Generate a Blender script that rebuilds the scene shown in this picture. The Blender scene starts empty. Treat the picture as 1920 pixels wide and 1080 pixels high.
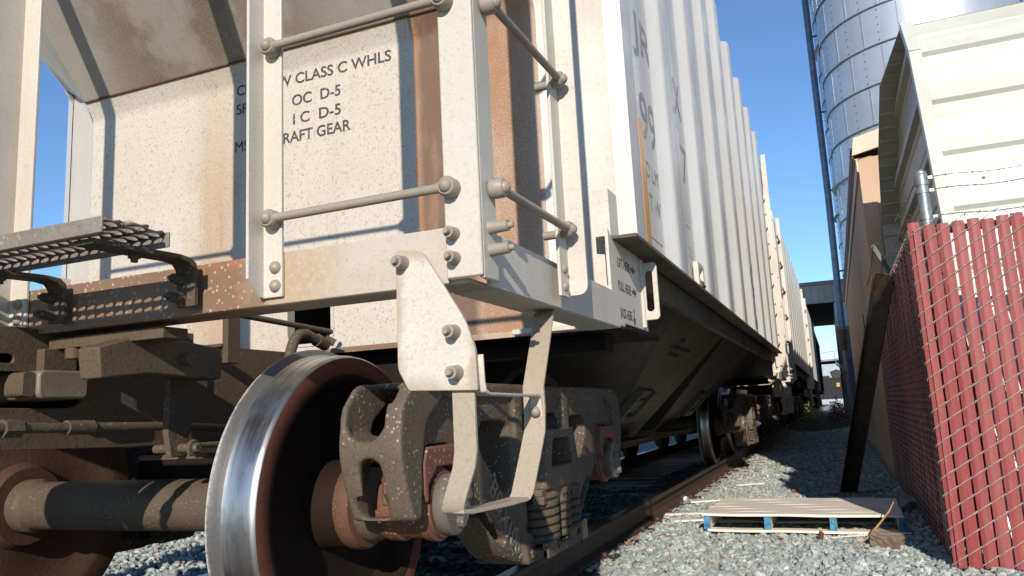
import bpy, bmesh, math, random
import numpy as np
from mathutils import Vector, Matrix
random.seed(7); rng = np.random.default_rng(7)
C = bpy.context.scene.collection
R = math.radians
# ------------------------------------------------------------------ camera
cam = bpy.data.objects.new("camera", bpy.data.cameras.new("camera")); C.objects.link(cam)
cam.data.sensor_width = 36; cam.data.lens = 1464.86 * 36 / 1920
cam.data.clip_start = 0.05; cam.data.clip_end = 3000
def rotvec(w):
    t = math.sqrt(sum(a*a for a in w)); a = [c/t for c in w]
    K = np.array([[0, -a[2], a[1]], [a[2], 0, -a[0]], [-a[1], a[0], 0]])
    return np.eye(3) + math.sin(t)*K + (1-math.cos(t))*K@K
Rc = rotvec([-0.14879958, 0.38698731, -0.08114483]) @ np.array([[1, 0, 0], [0, 0, -1], [0, 1, 0]], float)
M = Matrix(((Rc[0][0], -Rc[1][0], -Rc[2][0]), (Rc[0][1], -Rc[1][1], -Rc[2][1]), (Rc[0][2], -Rc[1][2], -Rc[2][2]))).to_4x4()
M.translation = Vector((2.2096, -2.1028, 0.7035)); cam.matrix_world = M
bpy.context.scene.camera = cam
# ------------------------------------------------------------------ light
sd = Vector((0.262, -1.0, 0.425)).normalized()          # towards the sun
sun = bpy.data.objects.new("sun", bpy.data.lights.new("sun", 'SUN')); C.objects.link(sun)
sun.data.energy = 3.9; sun.data.angle = R(0.53); sun.data.color = (1.0, 0.93, 0.83)
sun.rotation_euler = sd.to_track_quat('Z', 'Y').to_euler()
w = bpy.data.worlds.new("World"); bpy.context.scene.world = w; w.use_nodes = True
nt = w.node_tree; bg = nt.nodes['Background']
sky = nt.nodes.new('ShaderNodeTexSky'); sky.sky_type = 'NISHITA'; sky.sun_disc = False
sky.sun_elevation = math.asin(sd.z); sky.sun_rotation = math.atan2(sd.x, sd.y); sky.altitude = 50
sky.air_density = 1.0; sky.dust_density = 0.0; sky.ozone_density = 6.0
nt.links.new(sky.outputs[0], bg.inputs[0]); bg.inputs[1].default_value = 0.118
vs = bpy.context.scene.view_settings
vs.view_transform = 'Standard'; vs.look = 'None'; vs.gamma = 1; vs.exposure = 0.5; vs.use_curve_mapping = False

# ------------------------------------------------------------------ materials
class N:
    def __init__(s, name):
        s.m = bpy.data.materials.new(name); s.m.use_nodes = True; s.t = s.m.node_tree
        s.b = s.t.nodes['Principled BSDF']; s.tc = s.t.nodes.new('ShaderNodeTexCoord'); s._g = None
    def n(s, typ, **kw):
        x = s.t.nodes.new('ShaderNode' + typ)
        for k, v in kw.items(): setattr(x, k, v)
        return x
    def l(s, a, b): s.t.links.new(a, b)
    def put(s, sock, v):
        if hasattr(v, 'node'): s.l(v, sock)
        else: sock.default_value = v
    def pos(s, sc=(1, 1, 1), off=(0, 0, 0)):
        mp = s.n('Mapping'); s.l(s.tc.outputs['Object'], mp.inputs[0])
        mp.inputs['Scale'].default_value = sc; mp.inputs['Location'].default_value = off
        return mp.outputs[0]
    def noise(s, scale, detail=4, rough=.6, sc=(1, 1, 1), off=(0, 0, 0), dist=0):
        x = s.n('TexNoise'); s.l(s.pos(sc, off), x.inputs['Vector'])
        x.inputs['Scale'].default_value = scale; x.inputs['Detail'].default_value = detail
        x.inputs['Roughness'].default_value = rough; x.inputs['Distortion'].default_value = dist
        return x.outputs['Fac']
    def vor(s, scale, out='Distance', feat='F1', sc=(1, 1, 1), rnd=1):
        x = s.n('TexVoronoi', feature=feat); s.l(s.pos(sc), x.inputs['Vector'])
        x.inputs['Scale'].default_value = scale; x.inputs['Randomness'].default_value = rnd
        return x.outputs[out]
    def ramp(s, v, a, b, c=0., d=1., smooth=True):
        x = s.n('MapRange'); x.clamp = True
        if smooth: x.interpolation_type = 'SMOOTHSTEP'
        s.put(x.inputs[0], v); x.inputs[1].default_value = a; x.inputs[2].default_value = b
        x.inputs[3].default_value = c; x.inputs[4].default_value = d
        return x.outputs[0]
    def math(s, op, a, b=0.):
        x = s.n('Math', operation=op); s.put(x.inputs[0], a); s.put(x.inputs[1], b); return x.outputs[0]
    def mul(s, a, b): return s.math('MULTIPLY', a, b)
    def add(s, a, b): return s.math('ADD', a, b)
    def mix(s, f, a, b):
        x = s.n('Mix', data_type='RGBA'); s.put(x.inputs[0], f)
        s.put(x.inputs[6], a if hasattr(a, 'node') else (*a, 1)); s.put(x.inputs[7], b if hasattr(b, 'node') else (*b, 1))
        return x.outputs[2]
    def xyz(s):
        x = s.n('SeparateXYZ'); s.l(s.tc.outputs['Object'], x.inputs[0]); return x.outputs
    def win(s, v, a, b, e):   # soft window a..b with edge e
        return s.mul(s.ramp(v, a-e, a+e), s.ramp(v, b+e, b-e))
    def bump(s, h, strength=.3, dist=.01):
        x = s.n('Bump'); x.inputs['Strength'].default_value = strength; x.inputs['Distance'].default_value = dist
        s.put(x.inputs['Height'], h)
        if s._g: s.l(s._g, x.inputs['Normal'])
        s._g = x.outputs[0]; s.l(s._g, s.b.inputs['Normal'])
    def done(s, col, rough=.6, metal=0., spec=None):
        s.put(s.b.inputs['Base Color'], col if hasattr(col, 'node') else (*col, 1))
        s.put(s.b.inputs['Roughness'], rough); s.put(s.b.inputs['Metallic'], metal)
        if spec is not None: s.b.inputs['Specular IOR Level'].default_value = spec
        return s.m

def paint(name, base, dirt=(.30, .20, .12), speck=.5, amount=.35, rough=.5, streak=.3, fn=None, spk_scale=230, lightspots=0.):
    g = N(name)
    tone = g.noise(2.2, 6, .62)
    col = g.mix(g.ramp(tone, .38, .68, 0, amount), base, tuple(b*.62+d*.3 for b, d in zip(base, dirt)))
    st = g.noise(9, 5, .6, sc=(1, 1, .07))
    col = g.mix(g.mul(g.ramp(st, .5, .72), streak), col, tuple(b*.55+d*.45 for b, d in zip(base, dirt)))
    fine = g.noise(spk_scale, 2, .7); fine2 = g.noise(spk_scale*.35, 3, .7)
    sp = g.add(g.mul(g.ramp(fine, .52, .64), .8), g.mul(g.ramp(fine2, .54, .66), .7))
    chip = g.noise(26, 8, .72)
    col = g.mix(g.mul(sp, speck), col, dirt)
    col = g.mix(g.mul(g.ramp(chip, .665, .69), min(speck*1.5, .8)), col, tuple(d*.8 for d in dirt))
    if fn: col = fn(g, col)
    if lightspots > 0:
        r = g.noise(9, 4, .6); v = g.add(g.vor(62), g.mul(g.noise(40, 3, .6), .35))
        col = g.mix(g.mul(g.mul(g.ramp(v, .46, .34), g.ramp(r, .42, .56)), lightspots*.85), col, (.42, .395, .34))
    g.bump(g.noise(90, 4, .6), .12, .004); g.bump(g.noise(3, 3, .5), .25, .012)
    dk = max(base) < .14
    if max(base) > .4:     # thin rust runs
        rn = g.mul(g.ramp(g.noise(34, 4, .6, sc=(1, 1, .03)), .62, .70), g.ramp(g.noise(2.6, 3, .6), .5, .62))
        col = g.mix(g.mul(rn, .45), col, (.36, .19, .08))
    if dk: g.bump(g.noise(45, 5, .7), .35, .006)
    return g.done(col, g.ramp(tone, .3, .7, rough-.08, rough+.15), 0, .16 if dk else None)

def endsheet_fn(g, col):
    x, y, z = g.xyz()
    rust = (.29, .135, .055); brown = (.135, .078, .048)
    n1 = g.noise(5, 5, .65, sc=(1, 1, .5)); n2 = g.noise(190, 3, .75); n3 = g.noise(14, 5, .6, sc=(1, 1, .25))
    # strong rust band with a hard left edge, fading to the right
    m = g.mul(g.ramp(x, .668, .676), g.ramp(x, 1.38, 1.12))
    m = g.mul(m, g.ramp(g.add(n2, g.mul(n1, .5)), .58, .80, .45, 1))
    col = g.mix(m, col, rust)
    m2 = g.mul(g.win(x, .695, .93, .02), g.ramp(n3, .25, .5, .45, .95))
    col = g.mix(m2, col, brown)
    # soft ochre streak at the left half
    xo = g.add(x, g.mul(g.math('SUBTRACT', n3, .5), .25))
    m3 = g.mul(g.mul(g.ramp(xo, -.66, -.42), g.ramp(xo, -.14, -.40)), g.ramp(z, 2.45, 1.7, .25, .8))
    m3 = g.mul(m3, g.ramp(n2, .38, .6, .35, 1))
    col = g.mix(m3, col, (.33, .19, .085))
    m4 = g.mul(g.ramp(z, 1.35, 1.0, 0, .5), g.ramp(n1, .4, .65))
    col = g.mix(m4, col, (.38, .24, .13))
    return col
def bracket_fn(g, col):
    x, y, z = g.xyz(); n1 = g.noise(11, 5, .6); w_ = g.mul(g.math('SUBTRACT', n1, .5), .09)
    zz = g.add(z, w_); ax = g.add(g.math('ABSOLUTE', x), w_)
    m = g.math('MAXIMUM', g.ramp(zz, .80, .755), g.ramp(zz, 1.035, 1.075))
    m = g.math('MAXIMUM', m, g.math('MAXIMUM', g.ramp(ax, 1.495, 1.525), g.ramp(ax, 1.362, 1.335)))
    m = g.math('MAXIMUM', m, g.mul(g.ramp(g.noise(20, 4, .6, sc=(1, 1, .05)), .60, .72), g.ramp(zz, 1.0, .86)))
    return g.mix(g.mul(m, .62), col, (.30, .20, .12))
def slope_fn(g, col):
    x, y, z = g.xyz()
    n1 = g.noise(2.6, 6, .62, sc=(1, 1, .6)); n2 = g.noise(140, 3, .75)
    m = g.mul(g.win(x, -.95, .2, .3), g.ramp(n1, .42, .60, .18, .92))
    col = g.mix(g.mul(m, g.ramp(n2, .35, .6, .6, 1)), col, (.15, .10, .06))
    m = g.mul(g.ramp(x, .62, .75), g.ramp(n2, .35, .6, .5, 1))
    return g.mix(m, col, (.26, .15, .08))
def sill_fn(g, col):
    x, y, z = g.xyz()
    n1 = g.noise(6, 5, .6); n2 = g.noise(60, 4, .65)
    xo = g.add(x, g.mul(g.math('SUBTRACT', n1, .5), .5))
    col = g.mix(g.mul(g.ramp(xo, 1.32, 1.05), g.ramp(n2, .3, .6, .5, .95)), col, (.40, .28, .17))
    col = g.mix(g.mul(g.ramp(xo, 1.0, .86), .85), col, (.16, .085, .045))
    col = g.mix(g.mul(g.win(x, .6, .9, .04), g.ramp(n1, .5, .62)), col, (.30, .12, .045))
    return col
M_ = {}
M_['white'] = paint('car_paint', (.56, .52, .45), speck=.32, amount=.5)
M_['end'] = paint('end_sheet_paint', (.53, .487, .42), speck=.8, amount=.35, rough=.55, fn=endsheet_fn)
M_['slope'] = paint('slope_sheet_paint', (.36, .335, .295), speck=.6, amount=.5, rough=.6, fn=slope_fn, streak=.5)
M_['bracket'] = paint('bracket_paint', (.56, .52, .445), speck=.35, amount=.4, rough=.5, fn=bracket_fn, dirt=(.34, .22, .12))
M_['strap'] = paint('step_strap_paint', (.36, .30, .225), dirt=(.25, .16, .09), speck=.4, amount=.6, rough=.5)
M_['worn'] = paint('worn_forging', (.20, .155, .11), dirt=(.08, .055, .035), speck=.4, amount=.7, rough=.45)
M_['sill'] = paint('end_sill_paint', (.47, .42, .35), speck=.4, amount=.4, fn=sill_fn, lightspots=.9)
M_['post'] = paint('post_paint', (.54, .50, .43), dirt=(.36, .23, .12), speck=.28, amount=.4, streak=.6, rough=.42)
M_['side'] = paint('side_paint', (.50, .495, .475), dirt=(.38, .25, .15), speck=.12, amount=.35, rough=.34, streak=.35)
M_['iron'] = paint('grab_iron_paint', (.29, .25, .20), dirt=(.24, .17, .11), speck=.55, amount=.6)
M_['darkiron'] = paint('dirty_iron', (.10, .075, .052), dirt=(.07, .05, .035), speck=.5, amount=.6, rough=.6, lightspots=.25)
M_['sillbrown'] = paint('centre_sill_grime', (.115, .08, .052), dirt=(.05, .035, .025), speck=.6, amount=.6, rough=.6)
M_['bay'] = paint('hopper_bay_paint', (.115, .098, .072), dirt=(.05, .035, .022), speck=.35, amount=.6, rough=.55)
M_['bayend'] = paint('bay_end_paint_shaded', (.04, .032, .023), dirt=(.02, .015, .01), speck=.4, amount=.5, rough=.6)  # darker copy of the bay paint, shade put into its colour
M_['cast'] = paint('cast_steel', (.128, .100, .074), dirt=(.05, .03, .018), speck=.6, amount=.75, rough=.6, lightspots=.8)
M_['rust'] = paint('rusty_steel', (.125, .062, .038), dirt=(.07, .035, .022), speck=.5, amount=.5, rough=.6, lightspots=.2)
M_['wheelrust_shaded'] = paint('wheel_plate_rust_shaded', (.020, .010, .007), dirt=(.008, .006, .005), speck=.4, amount=.6, rough=.75)  # near plates only: rust blackened so the colour holds the wheel's shade
M_['oldrust'] = paint('dark_old_rust', (.075, .043, .028), dirt=(.03, .018, .012), speck=.5, amount=.8, rough=.65, streak=.1)
M_['rim'] = paint('rim_face_rust', (.115, .042, .026), dirt=(.05, .02, .012), speck=.4, amount=.4, rough=.6, streak=0)
M_['undercar'] = paint('undercar_grime_shaded', (.013, .010, .008), dirt=(.008, .006, .004), speck=.5, amount=.6, rough=.7)  # grime set near black, the deep shade underneath included in the colour
M_['rustred'] = paint('red_rust_adapter', (.165, .068, .038), dirt=(.10, .045, .03), speck=.5, amount=.5, rough=.6, lightspots=.75)
M_['cap'] = paint('bearing_steel', (.14, .12, .10), dirt=(.07, .05, .035), speck=.4, amount=.5, rough=.42, lightspots=.6)
M_['axle'] = paint('axle_grime', (.11, .082, .058), dirt=(.05, .035, .025), speck=.5, amount=.7, rough=.5, lightspots=.2)
M_['grating'] = paint('weathered_galvanised', (.22, .19, .16), dirt=(.13, .075, .04), speck=.5, amount=.7, rough=.55, lightspots=.5)
M_['darkcar'] = paint('dark_blue_paint', (.05, .065, .085), dirt=(.05, .04, .03), speck=.3, amount=.5)
M_['blackcar'] = paint('black_paint', (.02, .02, .022), dirt=(.05, .04, .03), speck=.3, amount=.5)
def simple(name, col, rough=.6, metal=0., n=.2, scale=8, bump=.1, col2=None, sc=(1, 1, 1), spec=None):
    g = N(name); t = g.noise(scale, 6, .6, sc=sc)
    c2 = col2 or tuple(c*(1-n) for c in col)
    c = g.mix(g.ramp(t, .35, .65), col, c2)
    g.bump(g.noise(scale*14, 4, .6, sc=sc), bump, .003)
    return g.done(c, rough, metal, spec)
def tread():
    g = N('polished_tread')
    ax = g.n('SeparateXYZ'); g.l(g.tc.outputs['Object'], ax.inputs[0])
    rings = g.noise(60, 4, .7, sc=(1, .02, .02)); blot = g.noise(7, 4, .6, sc=(2, 1, 1))
    col = g.mix(g.ramp(rings, .3, .7), (.62, .60, .58), (.34, .33, .32))
    col = g.mix(g.mul(g.ramp(blot, .5, .68), .5), col, (.10, .095, .09))
    g.bump(rings, .05, .002)
    return g.done(col, g.ramp(rings, .3, .7, .24, .42), 1.)
M_['tread'] = tread()
def flange():
    g = N('dusty_flange'); x, y, z = g.xyz()
    n1 = g.noise(70, 5, .7); n2 = g.noise(14, 4, .6)
    c = g.mix(g.ramp(g.add(x, g.mul(g.math('SUBTRACT', n2, .5), .012)), .672, .680), (.46, .44, .40), (.075, .07, .065))
    c = g.mix(g.mul(g.ramp(n1, .5, .62), .7), c, (.07, .065, .06))
    g.bump(n1, .4, .003); return g.done(c, .5)
M_['flange'] = flange()
def ink(name, c0, under, k=.66):
    g = N(name); n1 = g.noise(120, 4, .7); n2 = g.noise(9, 4, .6)
    c = g.mix(g.ramp(g.add(n1, g.mul(n2, .35)), k+.10, k+.17), c0, under)
    return g.done(c, .6)
M_['ink'] = ink('stencil_black', (.045, .042, .040), (.36, .32, .27))
M_['inkgrey'] = ink('faded_grey_lettering', (.25, .235, .215), (.45, .44, .42), .60)
M_['raised'] = simple('worn_raised_lettering', (.20, .17, .12), .6, 0, .4, 60)
M_['orange'] = simple('orange_reflective_strip', (.62, .27, .03), .35, 0, .2, 10, .05, (.50, .24, .05), (1, 1, .2))
M_['blue'] = simple('pallet_blue_paint', (.05, .25, .42), .6, 0, .6, 40, .3)
M_['graffiti'] = simple('blue_spray_paint', (.09, .30, .48), .5, 0, .3, 40)
M_['galv'] = simple('galvanised_steel', (.30, .325, .34), .45, .6, .35, 30, .08)
M_['wire'] = simple('fence_wire', (.40, .385, .35), .5, .25, .4, 60, .1)
M_['armgrey'] = simple('dull_arm_steel', (.12, .125, .125), .6, .2, .4, 30, .1)
M_['barb'] = simple('rusty_wire', (.22, .15, .10), .6, .3, .5, 60, .1)
M_['gap'] = simple('near_black_recess', (.01, .01, .01), .8)
def slat():
    g = N('red_vinyl_slat')
    t = g.noise(3, 5, .6, sc=(1, 1, .15)); f = g.noise(60, 4, .6, sc=(1, 1, .3))
    per = g.noise(15.5, 1, .5, sc=(1, 1, .01))
    c = g.mix(g.ramp(t, .35, .68), (.235, .04, .036), (.285, .065, .058))
    c = g.mix(g.ramp(per, .35, .65, 0, .35), c, (.30, .10, .085))
    c = g.mix(g.mul(g.ramp(f, .55, .7), .25), c, (.40, .16, .14))
    g.bump(f, .08, .003); return g.done(c, .5, 0, .3)
M_['slat'] = slat()
def siding():
    g = N('cream_metal_siding')
    t = g.noise(1.6, 5, .6, sc=(.5, 1, 1)); dr = g.noise(16, 4, .6, sc=(1, 1, .05))
    c = g.mix(g.ramp(t, .4, .65), (.55, .545, .485), (.50, .49, .425))
    c = g.mix(g.mul(g.ramp(dr, .55, .75), .22), c, (.36, .30, .2))
    g.bump(g.noise(2, 2, .5), .1, .01); return g.done(c, .33)
M_['cream'] = siding()
M_['creamin'] = simple('inner_metal_siding', (.45, .42, .33), .4, 0, .2, 3)
M_['screw'] = simple('screw_head', (.40, .39, .34), .4, .2)
def stucco():
    g = N('tan_panel_wall')
    t = g.noise(1.1, 5, .6); s = g.noise(7, 5, .6, sc=(1, 1, .08)); f = g.noise(80, 3, .6)
    c = g.mix(g.ramp(t, .38, .66), (.52, .355, .23), (.45, .30, .19))
    c = g.mix(g.mul(g.ramp(s, .56, .72), .45), c, (.24, .15, .09))
    sp = g.vor(4.2)
    c = g.mix(g.mul(g.ramp(sp, .06, .035), .7), c, (.12, .08, .05))
    g.bump(f, .15, .004); return g.done(c, .7)
M_['tan'] = stucco()
M_['tantrim'] = simple('tan_trim', (.60, .44, .30), .5, 0, .15, 4)
M_['corr'] = simple('dark_roof_edge', (.10, .075, .055), .6)
def silo():
    g = N('galvanised_silo_steel')
    t = g.noise(.9, 5, .6); s = g.noise(3, 4, .6, sc=(1, 1, .1)); sp = g.noise(40, 3, .6)
    c = g.mix(g.ramp(t, .35, .65), (.60, .61, .62), (.50, .51, .53))
    c = g.mix(g.mul(g.ramp(s, .5, .7), .3), c, (.38, .39, .40))
    g.bump(sp, .05, .004); g.bump(g.noise(.8, 2, .5), .3, .05)
    return g.done(c, g.ramp(t, .3, .7, .34, .46), .6)
M_['silo'] = silo()
M_['ring'] = simple('silo_ring_steel', (.16, .15, .145), .5, .5, .4, 6)
M_['pipe'] = simple('grey_blue_pipe', (.20, .23, .28), .35, .4, .3, 6)
M_['fascia'] = simple('grey_brown_cladding', (.48, .43, .37), .5, 0, .15, 2)
M_['concrete'] = simple('grey_concrete', (.30, .30, .30), .8, 0, .3, 3, .2)
M_['paleblue'] = simple('pale_painted_wall', (.70, .74, .74), .6, 0, .15, 2)
M_['farwall'] = simple('far_warehouse_wall', (.34, .40, .45), .6, 0, .15, .3)
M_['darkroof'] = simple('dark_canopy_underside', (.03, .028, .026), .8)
M_['beam'] = simple('black_steel_beam', (.035, .03, .027), .45, .2, .5, 12, .2, (.075, .05, .035))
def wood(name, a, b, dark=(.12, .085, .06)):
    g = N(name)
    t = g.noise(14, 6, .65, sc=(.12, 1, 1), dist=.6); f = g.noise(90, 5, .7, sc=(.05, 1, 1)); k = g.noise(2.4, 3, .6)
    c = g.mix(g.ramp(t, .35, .68), a, b)
    c = g.mix(g.mul(g.ramp(f, .60, .70), .3), c, dark)
    c = g.mix(g.mul(g.ramp(k, .55, .75), .12), c, dark)
    g.bump(f, .5, .004); return g.done(c, .8)
M_['wood'] = wood('weathered_pallet_wood', (.82, .72, .60), (.74, .63, .52))
M_['wooddark'] = wood('old_grey_wood', (.22, .17, .12), (.15, .11, .08), (.04, .03, .02))
M_['tie'] = wood('weathered_tie', (.36, .26, .18), (.24, .17, .12), (.06, .04, .03))
M_['railm'] = simple('rusty_rail', (.085, .05, .034), .65, 0, .4, 25, .3)
M_['railtop'] = simple('worn_rail_head', (.20, .17, .15), .3, .8, .4, 20, .1)
M_['card'] = simple('crumpled_card', (.34, .32, .29), .8, 0, .3, 10)
M_['alu'] = simple('aluminium_can', (.75, .75, .76), .25, .8, .2, 20)
M_['litter'] = simple('orange_litter', (.75, .16, .03), .5)
M_['rubber'] = simple('black_rubber', (.02, .02, .02), .6)
M_['leafgold'] = simple('dry_leaf', (.42, .25, .10), .7)
def stone():
    g = N('ballast_stone')
    a = g.n('Attribute'); a.attribute_name = 'tone'; v = a.outputs['Fac']
    f = g.noise(60, 4, .6)
    c = g.mix(g.ramp(v, 0, 1, 0, 1, False), (.19, .22, .205), (.45, .48, .445))
    c = g.mix(g.ramp(v, .975, .99), c, (.60, .59, .54))
    c = g.mix(g.mul(g.ramp(g.noise(.9, 4, .6), .48, .68), .30), c, (.27, .23, .17))
    c = g.mix(g.mul(g.ramp(v, .03, .0), 1), c, (.36, .22, .13))
    c = g.mix(g.mul(g.ramp(f, .45, .7), .35), c, (.15, .16, .15))
    x = g.xyz()[0]; o = g.xyz(); stain_shade = g.math('MAXIMUM', g.win(x, -1.15, .80, .18), g.mul(g.win(x, -4.4, .8, .3), g.ramp(o[1], 4.6, 5.6)))
    stain_shade = g.mul(stain_shade, g.ramp(g.noise(3, 4, .6), .3, .5, .6, 1))
    c = g.mix(g.mul(stain_shade, .88), c, (.018, .015, .012))  # train's shade painted into the stones, plus oil stain between the rails
    g.bump(f, .3, .004); return g.done(c, .8)
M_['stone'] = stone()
def ground():
    g = N('ballast_ground'); x, y, z = g.xyz()
    v = g.vor(26); vc = g.n('TexVoronoi'); g.l(g.pos(), vc.inputs['Vector']); vc.inputs['Scale'].default_value = 26
    sep = g.n('SeparateColor'); g.l(vc.outputs['Color'], sep.inputs[0])
    c = g.mix(sep.outputs[0], (.17, .20, .19), (.38, .41, .38))
    c = g.mix(g.ramp(v, .45, .75), c, (.05, .055, .05))
    big = g.noise(.5, 5, .6); fine = g.noise(22, 5, .65)
    dry = g.mix(g.ramp(fine, .35, .65), (.33, .29, .16), (.42, .38, .27))
    dry = g.mix(g.ramp(g.noise(.12, 4, .6), .42, .58), dry, (.40, .36, .31))
    m = g.add(g.ramp(g.add(y, g.mul(big, 12)), 36, 48), g.ramp(g.add(x, g.mul(big, 3)), -5.5, -8))
    c = g.mix(g.math('MINIMUM', m, 1.), c, dry)
    c = g.mix(g.mul(g.win(x, -1.15, .75, .2), .8), c, (.018, .015, .012))  # oil-stained track bed, darkened further to stand for the train's shade
    g.bump(v, .9, .03); g.bump(fine, .5, .02)
    return g.done(c, .85)
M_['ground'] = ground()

# ------------------------------------------------------------------ mesh helpers
class MB:
    def __init__(s): s.v = []; s.f = []; s.sm = []
    def add(s, vs, fs, smooth=False):
        o = len(s.v); s.v += [tuple(p) for p in vs]; s.f += [tuple(i+o for i in f) for f in fs]; s.sm += [smooth]*len(fs); return s
    def box(s, x0, x1, y0, y1, z0, z1):
        v = [(x, y, z) for x in (x0, x1) for y in (y0, y1) for z in (z0, z1)]
        return s.add(v, [(0, 1, 3, 2), (4, 6, 7, 5), (0, 4, 5, 1), (2, 3, 7, 6), (0, 2, 6, 4), (1, 5, 7, 3)])
    def prism(s, poly, axis, a, b):
        # poly: 2D points, extruded along axis from a to b
        n = len(poly)
        def P(p, t): return {'x': (t, p[0], p[1]), 'y': (p[0], t, p[1]), 'z': (p[0], p[1], t)}[axis]
        v = [P(p, a) for p in poly] + [P(p, b) for p in poly]
        return s.add(v, [tuple(range(n)), tuple(range(2*n-1, n-1, -1))] + [(i, (i+1) % n, n+(i+1) % n, n+i) for i in range(n)])
    def tube(s, pts, r, seg=12, cap=True):
        pts = [Vector(p) for p in pts]; n = len(pts); vs = []; up = None
        rr = r if isinstance(r, (list, tuple)) else [r]*n
        for i, p in enumerate(pts):
            d = (pts[min(i+1, n-1)] - pts[max(i-1, 0)]).normalized()
            if up is None: up = d.orthogonal().normalized()
            up = (up - d*up.dot(d)).normalized(); b = d.cross(up)
            for k in range(seg):
                a = 2*math.pi*k/seg; vs.append(p + up*rr[i]*math.cos(a) + b*rr[i]*math.sin(a))
        fs = [(i*seg+k, i*seg+(k+1) % seg, (i+1)*seg+(k+1) % seg, (i+1)*seg+k) for i in range(n-1) for k in range(seg)]
        s.add(vs, fs, True)
        if cap:
            o = len(s.v) - n*seg
            s.f += [tuple(o+k for k in reversed(range(seg))), tuple(o+(n-1)*seg+k for k in range(seg))]; s.sm += [False, False]
        return s
    def lathe(s, prof, c, axis='x', seg=64, closed=False):
        # prof: (t along axis, radius)
        vs = []
        for t, r in prof:
            for k in range(seg):
                a = 2*math.pi*k/seg; p, q = r*math.cos(a), r*math.sin(a)
                vs.append({'x': (c[0]+t, c[1]+p, c[2]+q), 'y': (c[0]+p, c[1]+t, c[2]+q), 'z': (c[0]+p, c[1]+q, c[2]+t)}[axis])
        n = len(prof); m = n if closed else n-1
        fs = [(i*seg+k, i*seg+(k+1) % seg, ((i+1) % n)*seg+(k+1) % seg, ((i+1) % n)*seg+k) for i in range(m) for k in range(seg)]
        return s.add(vs, fs, True)
    def strip(s, path, axis, a, b, th, closed=False):
        """thin bent plate: 2D path (perp. to axis) thickened by th, running a..b along axis"""
        n = len(path); off = []
        for i in range(n):
            p0, p1 = Vector(path[max(i-1, 0)]), Vector(path[min(i+1, n-1)]); d = (p1-p0).normalized()
            q = Vector(path[i]) + Vector((-d.y, d.x))*th; off.append((q.x, q.y))
        return s.prism(list(path) + off[::-1], axis, a, b) if n == 2 else s._bent(path, off, axis, a, b)
    def _bent(s, pa, pb, axis, a, b):
        def P(p, t): return {'x': (t, p[0], p[1]), 'y': (p[0], t, p[1]), 'z': (p[0], p[1], t)}[axis]
        n = len(pa)
        v = [P(p, a) for p in pa]+[P(p, b) for p in pa]+[P(p, a) for p in pb]+[P(p, b) for p in pb]
        f = []
        for i in range(n-1):
            f += [(i, i+1, n+i+1, n+i), (2*n+i, 3*n+i, 3*n+i+1, 2*n+i+1), (i, 2*n+i, 2*n+i+1, i+1), (n+i, n+i+1, 3*n+i+1, 3*n+i)]
        f += [(0, n, 3*n, 2*n), (n-1, 3*n-1, 4*n-1, 2*n-1)]
        return s.add(v, f, True)
def obj(name, mb, mat, parent=None, bevel=0, seg=2, sharp=35, fix=True, loc=None):
    me = bpy.data.meshes.new(name)
    if isinstance(mb, MB):
        me.from_pydata(mb.v, [], mb.f); me.update()
        me.polygons.foreach_set('use_smooth', [True]*len(me.polygons))
        if fix:
            b = bmesh.new(); b.from_mesh(me); bmesh.ops.recalc_face_normals(b, faces=b.faces); b.to_mesh(me); b.free()
        me.set_sharp_from_angle(angle=R(sharp))
    else: me = mb
    me.materials.clear(); me.materials.append(M_[mat] if isinstance(mat, str) else mat)
    o = bpy.data.objects.new(name, me); C.objects.link(o); o.parent = parent
    if loc: o.location = loc
    if bevel:
        m = o.modifiers.new('bevel', 'BEVEL'); m.width = bevel; m.segments = seg; m.limit_method = 'ANGLE'; m.angle_limit = R(40)
    return o
def pieces(mb, margin=.0015):
    """split a builder into spatially separate pieces"""
    par = list(range(len(mb.v)))
    def find(i):
        while par[i] != i: par[i] = par[par[i]]; i = par[i]
        return i
    for f in mb.f:
        a = find(f[0])
        for i in f[1:]:
            b = find(i)
            if b != a: par[b] = a
    isl = {}
    for k, f in enumerate(mb.f): isl.setdefault(find(f[0]), []).append(k)
    out = []
    for fs in isl.values():
        ids = {i for k in fs for i in mb.f[k]}; P = [mb.v[i] for i in ids]
        out.append([[min(p[c] for p in P)-margin for c in range(3)], [max(p[c] for p in P)+margin for c in range(3)], fs])
    ch = True
    while ch:
        ch = False
        for i in range(len(out)):
            for j in range(i+1, len(out)):
                a, b = out[i], out[j]
                if all(a[0][c] <= b[1][c] and b[0][c] <= a[1][c] for c in range(3)):
                    out[i] = [[min(a[0][c], b[0][c]) for c in range(3)], [max(a[1][c], b[1][c]) for c in range(3)], a[2]+b[2]]; out.pop(j); ch = True; break
            if ch: break
    res = []
    for _, _, fs in out:
        m = MB(); mp = {}
        for k in fs:
            for i in mb.f[k]:
                if i not in mp: mp[i] = len(m.v); m.v.append(mb.v[i])
            m.f.append(tuple(mp[i] for i in mb.f[k])); m.sm.append(True)
        res.append(m)
    return res
def objs(name, mb, mat, parent=None, **k): return [obj(name, q, mat, parent, **k) for q in pieces(mb)]
def thing(name, label, cat, loc=(0, 0, 0), group=None):
    o = bpy.data.objects.new(name, None); C.objects.link(o); o.location = loc; o.empty_display_size = .1
    o['label'] = label; o['category'] = cat
    if group: o['group'] = group
    return o
def tag(o, label, cat, group=None):
    o['label'] = label; o['category'] = cat
    if group: o['group'] = group
    return o
def struct(o, kind='structure'): o['kind'] = kind; return o
def evalmesh(o):
    dg = bpy.context.evaluated_depsgraph_get(); dg.update()
    me = bpy.data.meshes.new_from_object(o.evaluated_get(dg), depsgraph=dg); return me
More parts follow.
